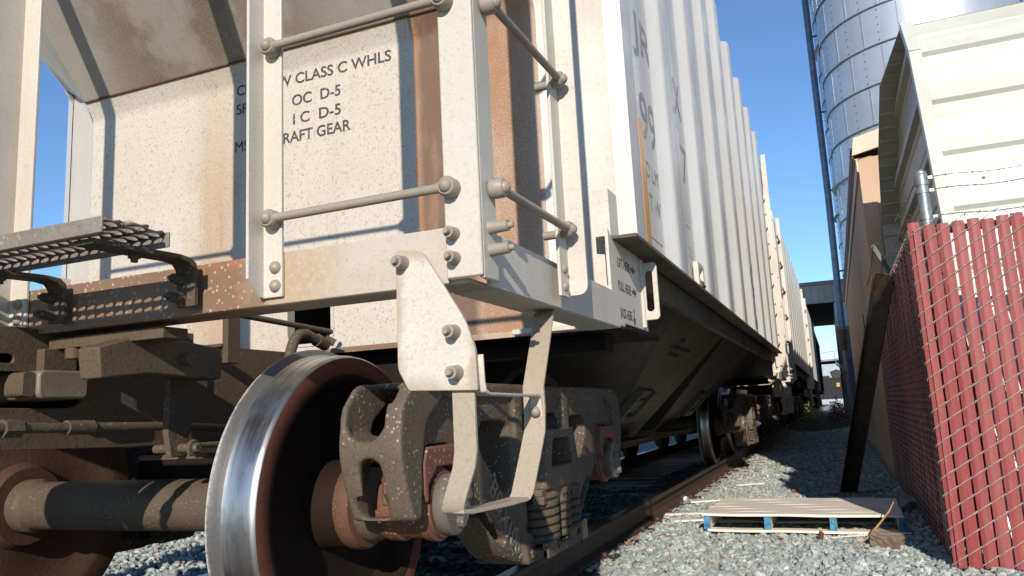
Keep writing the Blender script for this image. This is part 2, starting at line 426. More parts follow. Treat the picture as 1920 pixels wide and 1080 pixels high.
AX = {'x': Matrix(((0, 0, 1), (1, 0, 0), (0, 1, 0))), 'y': Matrix(((1, 0, 0), (0, 0, -1), (0, 1, 0))), 'z': Matrix.Identity(3)}
def plate(outer, holes=(), th=.01, axis='x', at=0, bev=0.0):
    """flat plate with holes; 2D coords (y,z) for axis x, (x,z) for axis y; centred on at, thickness th"""
    cu = bpy.data.curves.new('tmp', 'CURVE'); cu.dimensions = '2D'; cu.fill_mode = 'BOTH'
    cu.extrude = max(th/2-bev, 0); cu.bevel_depth = bev; cu.bevel_resolution = 2; cu.offset = -bev
    for pl in [outer, *holes]:
        sp = cu.splines.new('POLY'); sp.points.add(len(pl)-1)
        for i, p in enumerate(pl): sp.points[i].co = (p[0], p[1], 0, 1)
        sp.use_cyclic_u = True
    o = bpy.data.objects.new('tmp', cu); C.objects.link(o); me = evalmesh(o)
    bpy.data.objects.remove(o); bpy.data.curves.remove(cu)
    M3 = AX[axis].to_4x4(); M3.translation = {'x': Vector((at, 0, 0)), 'y': Vector((0, at, 0)), 'z': Vector((0, 0, at))}[axis]
    me.transform(M3); me.materials.clear()
    me.polygons.foreach_set('use_smooth', [True]*len(me.polygons)); me.set_sharp_from_angle(angle=R(35))
    return me
def rrect(x0, x1, y0, y1, r, n=5):
    pts = []
    for cx, cy, a0 in ((x1-r, y0+r, -90), (x1-r, y1-r, 0), (x0+r, y1-r, 90), (x0+r, y0+r, 180)):
        for k in range(n+1):
            a = R(a0+90*k/n); pts.append((cx+r*math.cos(a), cy+r*math.sin(a)))
    return pts
def circle(cx, cy, r, n=20, a0=0): return [(cx+r*math.cos(2*math.pi*k/n+a0), cy+r*math.sin(2*math.pi*k/n+a0)) for k in range(n)]
def roundpoly(pts, r, n=4):
    out = []; m = len(pts)
    for i in range(m):
        p = Vector(pts[i]); a = Vector(pts[i-1]); b = Vector(pts[(i+1) % m])
        rr = r[i] if isinstance(r, (list, tuple)) else r
        if rr <= 0: out.append(tuple(p)); continue
        da, db = (a-p), (b-p); d = min(rr, da.length*.45, db.length*.45)
        A = p+da.normalized()*d; B = p+db.normalized()*d
        for k in range(n+1):
            t = k/n; q = A*(1-t)**2+p*2*t*(1-t)+B*t*t; out.append((q.x, q.y))
    return out
def text(s, size, mat, parent, loc, face='y', name='lettering', ext=.0006, xs=1., align='LEFT', spacing=1.0, bold=0, rot=0, fit=0):
    cu = bpy.data.curves.new('tmp', 'FONT'); cu.body = s; cu.size = size; cu.extrude = ext; cu.align_x = align
    cu.offset = bold; cu.space_character = spacing
    o = bpy.data.objects.new('tmp', cu); C.objects.link(o); me = evalmesh(o)
    bpy.data.objects.remove(o); bpy.data.curves.remove(cu)
    if fit:
        xsx = [v.co.x for v in me.vertices]; me.transform(Matrix.Translation((-min(xsx), 0, 0))); xs = fit/(max(xsx)-min(xsx))
    me.transform(Matrix.Diagonal((xs, 1, 1, 1)))
    if rot: me.transform(Matrix.Rotation(rot, 4, 'Z'))
    if face == 'y': Mx = Matrix(((1, 0, 0), (0, 0, -1), (0, 1, 0)))     # seen from -y: text x -> +x
    else: Mx = Matrix(((0, 0, 1), (1, 0, 0), (0, 1, 0)))                 # seen from +x: text x -> +y
    Mx = Mx.to_4x4(); Mx.translation = Vector(loc); me.transform(Mx); me.materials.clear()
    return obj(name, me, mat, parent)
def mirror_y(me, yc):
    me.transform(Matrix.Translation((0, 2*yc, 0)) @ Matrix.Diagonal((1, -1, 1, 1))); me.flip_normals()

# ------------------------------------------------------------------ shared truck meshes (origin: truck centre, rail height)
def make_sideframe_mesh():
    L = [(0, .80), (-.98, .815), (-1.08, .79), (-1.145, .71), (-1.155, .62), (-1.13, .53), (-1.085, .43), (-1.0, .43), (-.985, .56),
         (-.965, .63), (-.81, .63), (-.785, .56), (-.77, .46), (-.70, .44), (-.42, .215), (-.26, .17), (0, .165)]
    L = L[1:] ; Rr = [(-x, z) for x, z in L[:-1]][::-1]
    outer = roundpoly(L + Rr, .05, 4)
    holes = [roundpoly([(-.215, .33), (.215, .33), (.215, .70), (-.215, .70)], .04)]
    for s in (-1, 1):
        holes.append(roundpoly([(s*.33, .68), (s*.58, .69), (s*.60, .60), (s*.40, .43), (s*.32, .45)], .05))
        holes.append(roundpoly([(s*.56, .40), (s*.66, .41), (s*.44, .255), (s*.39, .27)], .03))
    me = plate(outer, holes, .13, 'x', 1.03)
    o = bpy.data.objects.new('tmp', me); C.objects.link(o)
    extra = MB()
    # wide noses, top flange, bottom flange
    for s in (-1, 1):
        prof = roundpoly([(s*1.155, .62), (s*1.14, .74), (s*1.07, .81), (s*.90, .815), (s*.90, .76), (s*1.0, .70), (s*1.03, .58), (s*1.04, .43), (s*1.085, .43), (s*1.13, .53)], .03)
        extra.prism(prof, 'x', .925, 1.125)
        extra.prism([(s*.30, .30), (s*.26, .165), (s*.05, .16), (s*.05, .2)], 'x', .95, 1.12)
    extra.prism([(-.95, .815), (.95, .815), (.95, .765), (-.95, .765)], 'x', .94, 1.115)
    for s in (-1, 1): extra.prism([(s*.235, .76), (s*.31, .76), (s*.31, .30), (s*.235, .30)], 'x', .95, 1.115)
    e = obj('tmp', extra, 'cast')
    b = o.modifiers.new('u', 'BOOLEAN'); b.operation = 'UNION'; b.object = e; b.solver = 'EXACT'; b.use_self = True
    me2 = evalmesh(o); o.modifiers.clear(); o.data = me2
    cut = MB()
    for s in (-1, 1):   # slots opening through the nose faces
        def slot(z0, z1, x0, x1, zz=0):
            pl = rrect(x0, x1, z0, z1, (x1-x0)*.45)
            cut.prism(pl, 'y', min(s*.98, s*1.3), max(s*.98, s*1.3))
        slot(.65, .87, .946, 1.07); slot(.455, .605, .985, 1.055)
        cut.box(.945, 1.085, min(s*.84, s*1.125), max(s*.84, s*1.125), .665, .795)
        cut.box(.955, 1.05, min(s*1.0, s*1.115), max(s*1.0, s*1.115), .44, .60)
    c = obj('tmp', cut, 'cast')
    b = o.modifiers.new('d', 'BOOLEAN'); b.operation = 'DIFFERENCE'; b.object = c; b.solver = 'EXACT'; b.use_self = True
    m = o.modifiers.new('r', 'REMESH'); m.mode = 'VOXEL'; m.voxel_size = .0075; m.use_smooth_shade = True
    m = o.modifiers.new('s', 'SMOOTH'); m.factor = .5; m.iterations = 7
    me3 = evalmesh(o)
    for t in (o, e, c): bpy.data.objects.remove(t)
    me3.materials.clear(); return me3
SF = make_sideframe_mesh()
def coil_pts(cx, cy, z0, z1, r, turns, n=14):
    return [(cx+r*math.cos(2*math.pi*k/n), cy+r*math.sin(2*math.pi*k/n), z0+(z1-z0)*k/(turns*n)) for k in range(turns*n+1)]

def truck(root, yc):
    """one four-wheel truck, its parts hung on the car root"""
    for s in (1, -1):
        fl = Matrix.Rotation(0 if s > 0 else math.pi, 4, 'Z'); T = Matrix.Translation((0, yc, 0)) @ fl
        sf = obj('side_frame', SF.copy() if False else SF, 'cast', root); sf.matrix_local = T
        def part(name, mb, mat, par=sf, **k): return obj(name, mb, mat, par, **k)
        for q in (-1, 1):
            ay = q*.889
            if s < 0 and q > 0 and False: continue
            m = MB(); m.prism([(ay-.115, .625), (ay+.115, .625), (ay+.135, .585), (ay+.135, .50), (ay+.112, .47), (ay+.112, .52), (ay+.06, .565), (ay-.06, .565), (ay-.112, .52), (ay-.112, .47), (ay-.135, .50), (ay-.135, .585)], 'x', .985, 1.125)
            part('bearing_adapter', m, 'rustred', bevel=.006)
            m = MB(); m.lathe([(.93, .0), (.93, .098), (.945, .106), (.985, .106), (.99, .098), (1.07, .098), (1.075, .106), (1.10, .106), (1.105, .095), (1.115, .095), (1.12, .0)], (0, ay, .457), seg=56)
            part('bearing_cup', m, 'rustred')
            m = MB(); m.lathe([(1.118, 0), (1.118, .086), (1.135, .09), (1.152, .088), (1.158, .08), (1.158, .03), (1.162, .026), (1.162, 0)], (0, ay, .457), seg=48)
            cp = part('end_cap', m, 'cap')
            m = MB()
            for k in range(3):
                a = 2*math.pi*k/3+.5
                m.prism(circle(ay+.05*math.cos(a), .457+.05*math.sin(a), .017, 6), 'x', 1.155, 1.178)
            objs('bolt', m, 'cap', cp, bevel=.002)
        # bolster end
        m = MB()
        me = plate(roundpoly([(-.20, .42), (.20, .42), (.20, .52), (.16, .64), (-.16, .64), (-.20, .52)], .015), [roundpoly([(-.13, .50), (.13, .50), (.10, .605), (-.10, .605)], .02)], .16, 'x', 1.10, .006)
        part('bolster_end', me, 'cast')
        m = MB(); m.box(1.02, 1.17, -.23, .23, .40, .425)
        for k in range(7): m.box(1.13, 1.175, -.225+.07*k, -.19+.07*k, .37, .40)
        part('spring_seat_top', m, 'cast', bevel=.004)
        for px_, py_, r in ((1.12, -.13, .062), (1.13, .03, .05), (1.12, .16, .055), (1.0, -.07, .06), (1.0, .09, .06)):
            m = MB(); m.tube(coil_pts(px_, py_, .215, .40, r, 6), .0145, 8); part('coil_spring', m, 'darkiron')
        m = MB(); m.box(.97, 1.185, -.24, .24, .185, .215); m.box(1.165, 1.19, .02, .10, .185, .25); m.box(1.165, 1.19, .16, .24, .185, .26); m.box(1.165, 1.19, -.24, -.14, .185, .24)
        part('spring_seat', m, 'cast', bevel=.004)
        # wheels
        for q in (-1, 1):
            ay = q*.889; cz = .457
            m = MB(); m.lathe([(.665, .405), (.668, .44), (.800, .40), (.803, .395), (.80, .385), (.79, .375), (.755, .362), (.715, .345), (.70, .30), (.70, .20), (.712, .135), (.84, .124), (.856, .118), (.858, .10), (.64, .10), (.64, .14), (.68, .16), (.70, .25), (.68, .37)], (0, ay, cz), seg=96, closed=True)
            wh = part('wheel', m, 'wheelrust_shaded' if s > 0 else 'oldrust')
            m = MB(); m.lathe([(.704, .4655), (.720, .4612), (.75, .4595), (.785, .4575), (.797, .4545), (.8025, .449)], (0, ay, cz), seg=128)
            obj('wheel_tread', m, 'tread', wh)
            m = MB(); m.lathe([(.8025, .449), (.8045, .44), (.8045, .402), (.800, .395)], (0, ay, cz), seg=128)
            obj('rim_face', m, 'rim', wh)
            m = MB(); m.lathe([(.664, .40), (.664, .474), (.668, .482), (.676, .4845), (.685, .481), (.692, .473), (.704, .4655)], (0, ay, cz), seg=128)
            obj('wheel_flange', m, 'flange' if s > 0 else 'oldrust', wh)
            if s > 0:
                m = MB(); m.lathe([(.808, .1245), (.812, .131), (.820, .1335), (.848, .1325), (.860, .125), (.8645, .10)], (0, ay, cz), seg=72); obj('wheel_hub', m, 'rust', wh)
            m = MB(); m.lathe([(.858, 0), (.858, .100), (.866, .109), (.895, .108), (.91, .098), (.945, .092), (.94, 0)], (0, ay, cz), seg=56)
            obj('backing_ring', m, 'axle', wh)
    for q in (-1, 1):
        m = MB(); m.lathe([(-.87, .0), (-.87, .098), (-.60, .098), (-.585, .086), (.585, .086), (.60, .098), (.87, .098), (.87, 0)], (0, yc+q*.889, .457), seg=64)
        obj('axle', m, 'axle', root)
        m = MB(); y = yc+q*.889-q*.62
        m.tube([(-.72, y, .40), (0, y+q*.12, .42), (.72, y, .40)], .028); m.box(-.6, .6, y-.015, y+.015, .38, .44)
        for s in (-1, 1): m.prism([(y+q*.10, .25), (y+q*.16, .42), (y+q*.10, .60), (y+q*.03, .60), (y+q*.08, .42), (y+q*.04, .25)], 'x', s*.70-.05, s*.70+.05)
        obj('brake_beam', m, 'undercar', root)
    m = MB(); m.prism([(-1.0, .42), (-1.0, .60), (-.3, .72), (.3, .72), (1.0, .60), (1.0, .42), (.35, .33), (-.35, .33)], 'y', yc-.15, yc+.15)
    obj('truck_bolster', m, 'undercar', root, bevel=.01)

# ------------------------------------------------------------------ hopper car
def huck(mb, p, d, r=.0125, ln=.030):
    d = Vector(d); p = Vector(p)
    mb.tube([p, p+d*ln*.12, p+d*ln], [r*1.25, r*1.15, r], 16); mb.tube([p+d*ln, p+d*(ln+.004), p+d*(ln+.012)], [r*.6, r*.6, r*.45], 12)
def rivet(mb, p, d, r=.016):
    d = Vector(d); p = Vector(p)
    mb.tube([p, p+d*r*.35, p+d*r*.65, p+d*r*.85], [r, r*.9, r*.6, r*.18], 14)
def grab(mb, a, b, out, r=.0105):
    """horizontal hand hold between two bolted eyes"""
    a, b, out = Vector(a), Vector(b), Vector(out)
    d = (b-a).normalized()
    A, B = a+out*.02, b+out*.02
    mb.tube([A+d*.015, A+d*.04, B-d*.04, B-d*.015], [r*1.15, r, r, r*1.15], 12)
    for p in (A, B): mb.tube([p-out*.022, p-out*.018, p+out*.006, p+out*.012], [.020, .023, .023, .019], 18)
    for p in (A, B): rivet(mb, p+out*.012, out, .0155)
def end_set(root, H, mir, yc, far=False):
    """the end of the car: everything between the end sheet and the end sill"""
    P = []
    def part(name, mb, mat, par=None, **k):
        if name in ('bolt', 'rivet', 'side_sill', 'corner_panel', 'gusset', 'rung'):
            q = objs(name, mb, mat, par or root, **k); P.extend(q); return q
        o = obj(name, mb, mat, par or root, **k); P.append(o); return o
    zs0 = 2.42; yt = -.6; zt = 3.85 if H > 4.2 else H-.12
    k = (zt-zs0)/(.65-yt); zt = zs0+(.65-yt)*k
    # end sheet with access hole, upper bend, angled corner panels
    m = plate([(-1.24, 1.02), (1.24, 1.02), (1.24, 2.30), (-1.24, 2.30)], [rrect(0.0, .235, 1.05, 1.285, .05)], .008, 'y', .704)
    sheet = part('end_sheet', m, 'end')
    m = plate(rrect(-.012, .247, 1.04, 1.297, .055), [rrect(.004, .231, 1.052, 1.281, .048)], .05, 'y', .72)
    part('access_hole_frame', m, 'end', sheet)
    m = MB(); pr = [(.70, 2.30), (.699, 2.325), (.692, 2.345), (.66, 2.40), (.652, 2.415)]
    for x0, x1 in ((-1.24, 1.24),):
        m.add([(x, y, z) for (y, z) in pr for x in (x0, x1)], [(2*i, 2*i+1, 2*i+3, 2*i+2) for i in range(len(pr)-1)], True)
    part('bend_sheet', m, 'end', sheet, fix=False)
    m = MB()
    for s in (-1, 1):
        V = [(1.24, .700, 1.02), (1.50, .785, 1.02), (1.24, .699, 2.318), (1.50, .785, 2.58), (1.24, .651, 2.42), (1.50, .72, 2.58), (1.50, .553, 2.725), (1.50, yt, zt+.16), (1.24, yt, zt)]
        V = [(s*a_, b_, c_) for a_, b_, c_ in V]; Fc = [(0, 1, 3, 2), (2, 3, 4), (4, 3, 5), (4, 5, 6), (4, 6, 7, 8)]
        m.add(V+[(a_*.9985, b_+.006, c_) for a_, b_, c_ in V], Fc+[tuple(i+9 for i in f[::-1]) for f in Fc])
    part('corner_panel', m, 'white', fix=False)
    m = MB(); m.add([(-1.24, .650, zs0), (1.24, .650, zs0), (1.24, yt, zt), (-1.24, yt, zt), (-1.24, .658, zs0+.01), (1.24, .658, zs0+.01), (1.24, yt, zt+.012), (-1.24, yt, zt+.012)],
                    [(0, 1, 2, 3), (4, 7, 6, 5), (0, 4, 5, 1), (1, 5, 6, 2), (2, 6, 7, 3), (3, 7, 4, 0)])
    part('slope_sheet', m, 'slope')
    m = MB(); m.tube([(-1.24, .648, zs0-.004), (1.24, .648, zs0-.004)], .006, 8); part('weld_bead', m, 'rust', sheet)
    m = MB(); m.box(-1.5, 1.5, yt-.005, yt+.005, zt, H); part('top_end_sheet', m, 'white')
    # end sill (angle section) and short side sills
    m = MB(); m.box(-1.535, 1.455, -.600, -.588, .992, 1.118); m.box(-1.535, 1.50, -.588, -.48, .992, 1.002)
    sill = part('end_sill', m, 'sill', bevel=.003)
    m = MB()
    for s in (-1, 1):
        m.box(s*1.515-.006, s*1.515+.006, -.52, .62, .99, 1.118); m.box(min(s*1.40, s*1.509), max(s*1.40, s*1.509), -.47, .62, .99, 1.0)
        m.box(min(s*1.1, s*1.52), max(s*1.1, s*1.52), .62, .70, 1.0, 1.02)
    part('side_sill', m, 'white', bevel=.003)
    # corner posts
    for s in (-1, 1):
        m = MB(); a, b = sorted((s*1.456, s*1.542)); m.box(a, b, -.612, -.601, 1.0, H-.05); a, b = sorted((s*1.53, s*1.542)); m.box(a, b, -.601, -.52, .995, H-.05)
        cp = part('corner_post', m, 'post', bevel=.004)
        m = MB()
        for z in (1.097, 1.043): huck(m, (s*1.478, -.612, z), (0, -1, 0))
        for z in (1.112, 1.062): huck(m, (s*1.542, -.563, z), (s, 0, 0), ln=.045)
        part('bolt', m, 'iron', cp)
        # side ladder stile
        m = MB(); a, b = sorted((s*1.542, s*1.552)); m.box(a, b, -.115, -.044, 1.015, H-.05)
        me = plate([(a2, b2) for a2, b2 in roundpoly([(s*1.542, 1.022), (s*1.604, 1.022), (s*1.604, H-.05), (s*1.542, H-.05)], [0, .03, 0, 0])], (), .01, 'y', -.039)
        st = part('ladder_stile', m, 'post', bevel=.002); part('stile_flange', me, 'white', st)
        m = MB()
        for z in (1.043, 1.092): rivet(m, (s*1.552, -.085, z), (s, 0, 0), .014)
        part('rivet', m, 'iron', st)
    # inner stiles: angle with the leg pointing to the coupler
    for x in (.956, .062, -.80):
        ly = -.72 if x == .062 else -.664
        m = MB(); m.box(x, x+(.075 if x == .062 else .062), -.611, -.602, 1.008, H-.3)
        me = plate([(ly, 1.05), (-.62, 1.010), (-.606, 1.010), (-.606, H-.3), (ly, H-.3)], (), .008, 'x', x+.004)
        st = part('end_stile', m, 'post', bevel=.002); part('stile_flange', me, 'post', st)
        m = MB()
        for z in (1.035, 1.08): rivet(m, (x+.043, -.611, z), (0, -1, 0), .016)
        part('rivet', m, 'iron', st)
    nr = int((H-1.4)/.44)+1
    for i in range(nr):
        z = 1.196+.44*i
        if i < 2: m = MB(); grab(m, (.998, -.611, z), (1.477, -.611, z+.003), (0, -1, 0)); part('grab_iron', m, 'iron')
        if i == 2:
            m = MB(); grab(m, (-.78, -.611, z), (.045, -.611, z), (0, -1, 0)); part('grab_iron', m, 'iron')
            m = MB(); grab(m, (.15, -.611, z), (.945, -.611, z), (0, -1, 0)); part('grab_iron', m, 'iron')
        for s in (-1, 1):
            if s < 0: m = MB(); grab(m, (s*1.552, -.56, z+.005), (s*1.552, -.085, z+.005), (s, 0, 0)); part('grab_iron', m, 'iron'); continue
            m = MB(); grab(m, (1.548, -.555, z+.005), (1.552, -.085, z+.005), (1, 0, 0))
            m.tube([(1.555, -.085, z-.005), (1.50, -.085, z-.005)], .012); part('grab_iron', m, 'iron')
    # sill step
    for s in (-1, 1):
        me = plate([(s*a, b) for a, b in roundpoly([(1.338, 1.077), (1.403, 1.067), (1.502, .905), (1.522, .845), (1.524, .757), (1.362, .765), (1.336, .812)], [.01, .02, .03, .01, .004, .006, .01])], (), .011, 'y', -.6185, .0015)
        bp = part('step_bracket', me, 'bracket')
        m = MB()
        for x, z in ((1.356, 1.045), (1.475, .882), (1.478, .796)): huck(m, (s*x, -.624, z), (0, -1, 0), r=.0135)
        part('bolt', m, 'iron', bp)
        def strap(path, wa, wb, nm, th=.009, par=bp):
            """flat bar swept along 3D points; width direction vector wa, thickness along wb"""
            mm = MB(); vs = []
            for p in path:
                p = Vector(p); W, T = Vector(wa)*.5, Vector(wb)*.5
                if len(p) == 3: pass
                vs += [p-W-T, p+W-T, p+W+T, p-W+T]
            n = len(path); fs = []; smat = 'post' if nm == 'middle_tread' else 'strap'
            for i in range(n-1):
                for q in range(4): fs.append((4*i+q, 4*i+(q+1) % 4, 4*i+4+(q+1) % 4, 4*i+4+q))
            fs += [(3, 2, 1, 0), tuple(4*(n-1)+q for q in range(4))]
            mm.add(vs, fs, True); return part(nm, mm, smat, par, bevel=.0018, sharp=50)
        X = lambda v: s*v
        # front strap, narrow tread, rear strap
        strap([(X(1.484), -.606, .80), (X(1.484), -.606, .70), (X(1.484), -.606, .635), (X(1.478), -.606, .60), (X(1.455), -.606, .54), (X(1.448), -.604, .520), (X(1.446), -.595, .509)], (X(.052), 0, 0), (0, .011, .002), 'step_strap')
        strap([(X(1.446), -.600, .511), (X(1.452), -.56, .506), (X(1.478), -.42, .505), (X(1.492), -.345, .507)], (X(.052), -.012, 0), (0, 0, .009), 'step_tread')
        strap([(X(1.492), -.345, .507), (X(1.497), -.335, .522), (X(1.502), -.29, .60), (X(1.505), -.255, .66), (X(1.505), -.245, .72), (X(1.502), -.24, .77), (X(1.492), -.14, .90), (X(1.480), -.075, .965), (X(1.474), -.055, .982), (X(1.470), -.02, .988)], (X(.056), 0, 0), (0, .010, .003), 'step_strap')
        strap([(X(1.518), -.607, .83), (X(1.518), -.604, .775), (X(1.518), -.597, .757), (X(1.518), -.58, .750), (X(1.515), -.42, .748), (X(1.512), -.265, .748), (X(1.512), -.252, .742), (X(1.512), -.250, .68)], (X(.03), .0, 0), (0, .006, .006), 'middle_tread')
        m = MB(); rivet(m, (X(1.512), -.262, .708), (0, -1, 0), .013); part('rivet', m, 'iron', bp)
    # jacking pad, lift plate with lettering, slotted lug
    for s in (-1, 1):
        m = MB(); me = plate([(.60, 1.02), (1.16, 1.02), (1.16, 1.325), (.66, 1.325), (.60, 1.36)], (), .012, 'x', s*1.497, .001)
        lp = part('lift_plate', me, 'white')
        m = MB(); m.box(min(s*1.44, s*1.50), max(s*1.44, s*1.50), .655, .84, 1.34, 1.52); part('gusset', m, 'white', lp)
        me = plate([(s*a, b) for a, b in rrect(1.488, 1.573, 1.06, 1.30, .018)], [[(s*a, b) for a, b in rrect(1.522, 1.553, 1.095, 1.265, .014)]], .014, 'y', 1.085, .002)
        part('slotted_lug', me, 'white', lp); m = MB(); m.tube([(s*1.505, 1.078, 1.03), (s*1.505, 1.078, 1.31)], .012); part('lug_weld', m, 'white', lp)
    m = MB(); m.prism([(-1.505, .76), (-1.30, .68), (1.30, .68), (1.505, .76), (1.505, 1.40), (-1.505, 1.40)], 'z', 1.000, 1.018)
    part('bolster_plate', m, 'undercar')
    m = MB(); m.box(-1.30, 1.30, .674, .680, .998, 1.020); part('plate_edge', m, 'sill', P[-1])
    m = MB(); m.box(-.62, .62, .80, 1.0, .76, .995); m.box(-1.40, 1.40, .84, .96, .93, .995); part('body_bolster', m, 'undercar')
    # bay-side dark slope sheet over the truck
    if mir: [mirror_y(o.data, yc) for o in P if not o.data.get('mir')] ; 
    return sheet, P

def hopper_car(Y0, H, label, group, near=False):
    root = thing('hopper_car', label, 'railcar', (0, Y0, 0), group)
    yc = 4.75
    sheet, P0 = end_set(root, H, False, yc)
    end_set(root, H, True, yc)
    # side sheets with pressed ribs
    for s in (-1, 1):
        prof = [(.78, 1.50)]
        cs = [.885+.9675*i for i in range(9)]
        for c in cs:
            for dy, dx in ((-.185, 0), (-.165, .006), (-.125, .052), (-.105, .063), (-.08, .067), (.08, .067), (.105, .063), (.125, .052), (.165, .006), (.185, 0)):
                if c+dy > prof[-1][0]+.004: prof.append((c+dy, 1.50+dx))
        prof.append((8.72, 1.50)) if prof[-1][0] < 8.72 else None
        z0 = 1.339 if True else 0
        prof2 = [p for p in prof if p[0] <= 8.90]
        v = [(s*x, y, z) for y, x in prof2 for z in (z0, H-.03)]
        m = MB(); m.add(v, [(2*i, 2*i+1, 2*i+3, 2*i+2) for i in range(len(prof2)-1)], True)
        nb = len(m.v); zt_ = H-.03
        for c in cs:     # close each rib at both ends
            for zz in (z0, zt_):
                k0 = len(m.v); ring = [(s*(1.50+dx), c+dy, zz) for dy, dx in ((-.165, .0), (-.125, .052), (-.105, .063), (-.08, .067), (.08, .067), (.105, .063), (.125, .052), (.165, .0))]
                if c-.165 > .78: m.add(ring, [tuple(range(8))])
        o = obj('side_sheet', m, 'side', root, sharp=60)
        zt = 3.85 if H > 4.2 else H-.12
        for mir in (0, 1):
            m = MB(); m.prism([(.78, 2.50), (.72, 2.58), (.553, 2.725), (-.6, zt+.16), (-.6, H-.03), (.78, H-.03)], 'x', min(s*1.495, s*1.503), max(s*1.495, s*1.503))
            e = obj('side_sheet_end', m, 'side', root)
            if mir: mirror_y(e.data, yc)
        # rib bottoms (closed, dark undersides) and sill flange
        m = MB()
        m.prism([(min(1.5, 1.5), 1.337), (1.596, 1.337), (1.596, 1.322), (1.5, 1.325)] if s > 0 else [(-1.5, 1.337), (-1.596, 1.337), (-1.596, 1.322), (-1.5, 1.325)], 'y', .655, 8.86)
        m.box(min(s*1.46, s*1.50), max(s*1.46, s*1.50), .70, 8.80, 1.20, 1.322)
        obj('sill_flange', m, 'bay', root, bevel=.002)
        m = MB(); a, b = sorted((s*1.44, s*1.503)); m.box(a, b, -.6, 10.1, H-.06, H-.012); obj('top_chord', m, 'side', root, bevel=.01)
    m = MB(); m.prism([(-1.47, H-.02), (-1.2, H+.03), (0, H+.06), (1.2, H+.03), (1.47, H-.02), (1.2, H-.05), (-1.2, H-.05)], 'y', -.6, 10.1); rf = obj('roof', m, 'white', root)
    # underframe: centre sill, slope sheets, hopper bays
    m = MB(); m.box(-.165, .165, .02, 9.48, .665, 1.0); m.box(-.19, .19, .02, 9.48, .655, .664)
    obj('centre_sill', m, 'sillbrown', root)
    for mir in (0, 1):
        m = MB()
        m.add([(-1.44, 1.05, 1.325), (1.44, 1.05, 1.325), (.45, 3.50, .53), (-.45, 3.50, .53), (1.44, 2.45, 1.325), (.62, 3.58, .53), (-1.44, 2.45, 1.325), (-.62, 3.58, .53),
               (1.40, 2.58, 1.30), (.62, 3.60, .52), (.62, 4.42, .49), (1.40, 4.70, 1.30), (-1.40, 2.58, 1.30), (-.62, 3.60, .52), (-.62, 4.42, .49), (-1.40, 4.70, 1.30)],
              [(0, 1, 2, 3), (1, 4, 5, 2), (0, 3, 7, 6), (8, 11, 10, 9), (12, 13, 14, 15), (9, 10, 14, 13), (4, 8, 9, 5), (6, 7, 13, 12), (10, 11, 15, 14), (11, 8, 4), ])
        sides = [f for f in m.f if f in ((8, 11, 10, 9), (12, 13, 14, 15), (4, 8, 9, 5), (6, 7, 13, 12))]
        rest = MB(); rest.add(m.v, [f for f in m.f if f not in sides]); m.f = sides; m.sm = [True]*len(sides)
        b = obj('hopper_bay', m, 'bay', root, fix=False, sharp=50)
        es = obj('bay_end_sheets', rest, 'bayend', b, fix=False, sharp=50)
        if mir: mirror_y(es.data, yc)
        g = MB(); g.box(-.60, .60, 3.55, 4.45, .40, .50); g.box(.60, .80, 3.35, 4.25, .455, .475)
        for i in range(16): g.box(.62, .78, 3.38+.055*i, 3.405+.055*i, .43, .455)
        gg = obj('outlet_gate', g, 'sillbrown', b)
        for o in (b, gg):
            if mir: mirror_y(o.data, yc)
        # vibrator bracket on the bay side
        q = MB()
        def on_bay(t, y, d): # t 0 top..1 bottom
            n = Vector((.78, 0, -.78)).normalized(); p = Vector((1.44+(.62-1.44)*t, y, 1.325+(.52-1.325)*t)); return p+n*d
        for (t0, t1, y0, y1, dd) in ((.60, .86, 3.25, 3.32, .05), (.60, .86, 3.62, 3.69, .05), (.80, .86, 3.32, 3.62, .05), (.60, .66, 3.32, 3.62, .03), (.68, .78, 3.38, 3.56, .035)):
            vs = [on_bay(t, y, d) for t in (t0, t1) for y in (y0, y1) for d in (-.01, dd)]
            q.add(vs, [(0, 1, 3, 2), (4, 6, 7, 5), (0, 4, 5, 1), (2, 3, 7, 6), (0, 2, 6, 4), (1, 5, 7, 3)])
        qq = obj('vibrator_bracket', q, 'bay', b, bevel=.004)
        if mir: mirror_y(qq.data, yc)
    m = MB(); m.box(-1.45, 1.45, .80, 8.70, 1.326, 1.334); obj('floor_plate', m, 'undercar', root)
    truck(root, .889); truck(root, 9.5-.889)
    # draft gear ends and couplers
    for mir in (0, 1):
        me = plate([(-1.0, .69), (-.30, .665), (.04, .665), (.04, .998), (-1.0, 1.010)], [rrect(-.595, -.475, .905, .932, .0134), rrect(-.78, -.665, .905, .932, .0134), roundpoly([(-.80, .79), (-.49, .785), (-.455, .80), (-.455, .885), (-.49, .90), (-.80, .90)], .02)], .014, 'x', .170, .002)
        a = obj('draft_sill_web', me, 'sillbrown', root)
        me = plate([(-1.0, .69), (.04, .665), (.04, .998), (-1.0, 1.010)], (), .014, 'x', -.170)
        b = obj('draft_sill_web', me, 'sillbrown', root)
        m = MB(); m.box(-.165, .165, -1.0, .03, .985, .999); m.box(-.12, .10, -1.0, .0, .70, .72); c = obj('draft_sill_cap', m, 'sillbrown', root)
        m = MB(); m.prism(rrect(-.655, -.505, .808, .885, .018), 'x', .05, .262); d = obj('draft_key', m, 'worn', root, bevel=.006)
        m2 = MB(); m2.box(.178, .20, -.80, -.49, .884, .905); m2.prism(rrect(-.69, -.655, .815, .88, .012), 'x', .178, .25); d2 = obj('key_retainer', m2, 'sillbrown', d)
        # coupler: shank and knuckle head
        m = MB(); m.box(-.075, .075, -1.0, -.60, .80, .93); m.prism(roundpoly([(-.17, -1.17), (-.13, -1.0), (.13, -1.0), (.17, -1.10), (.16, -1.17), (.05, -1.165), (.02, -1.11), (-.06, -1.11), (-.08, -1.17)], .02), 'z', .74, 1.0)
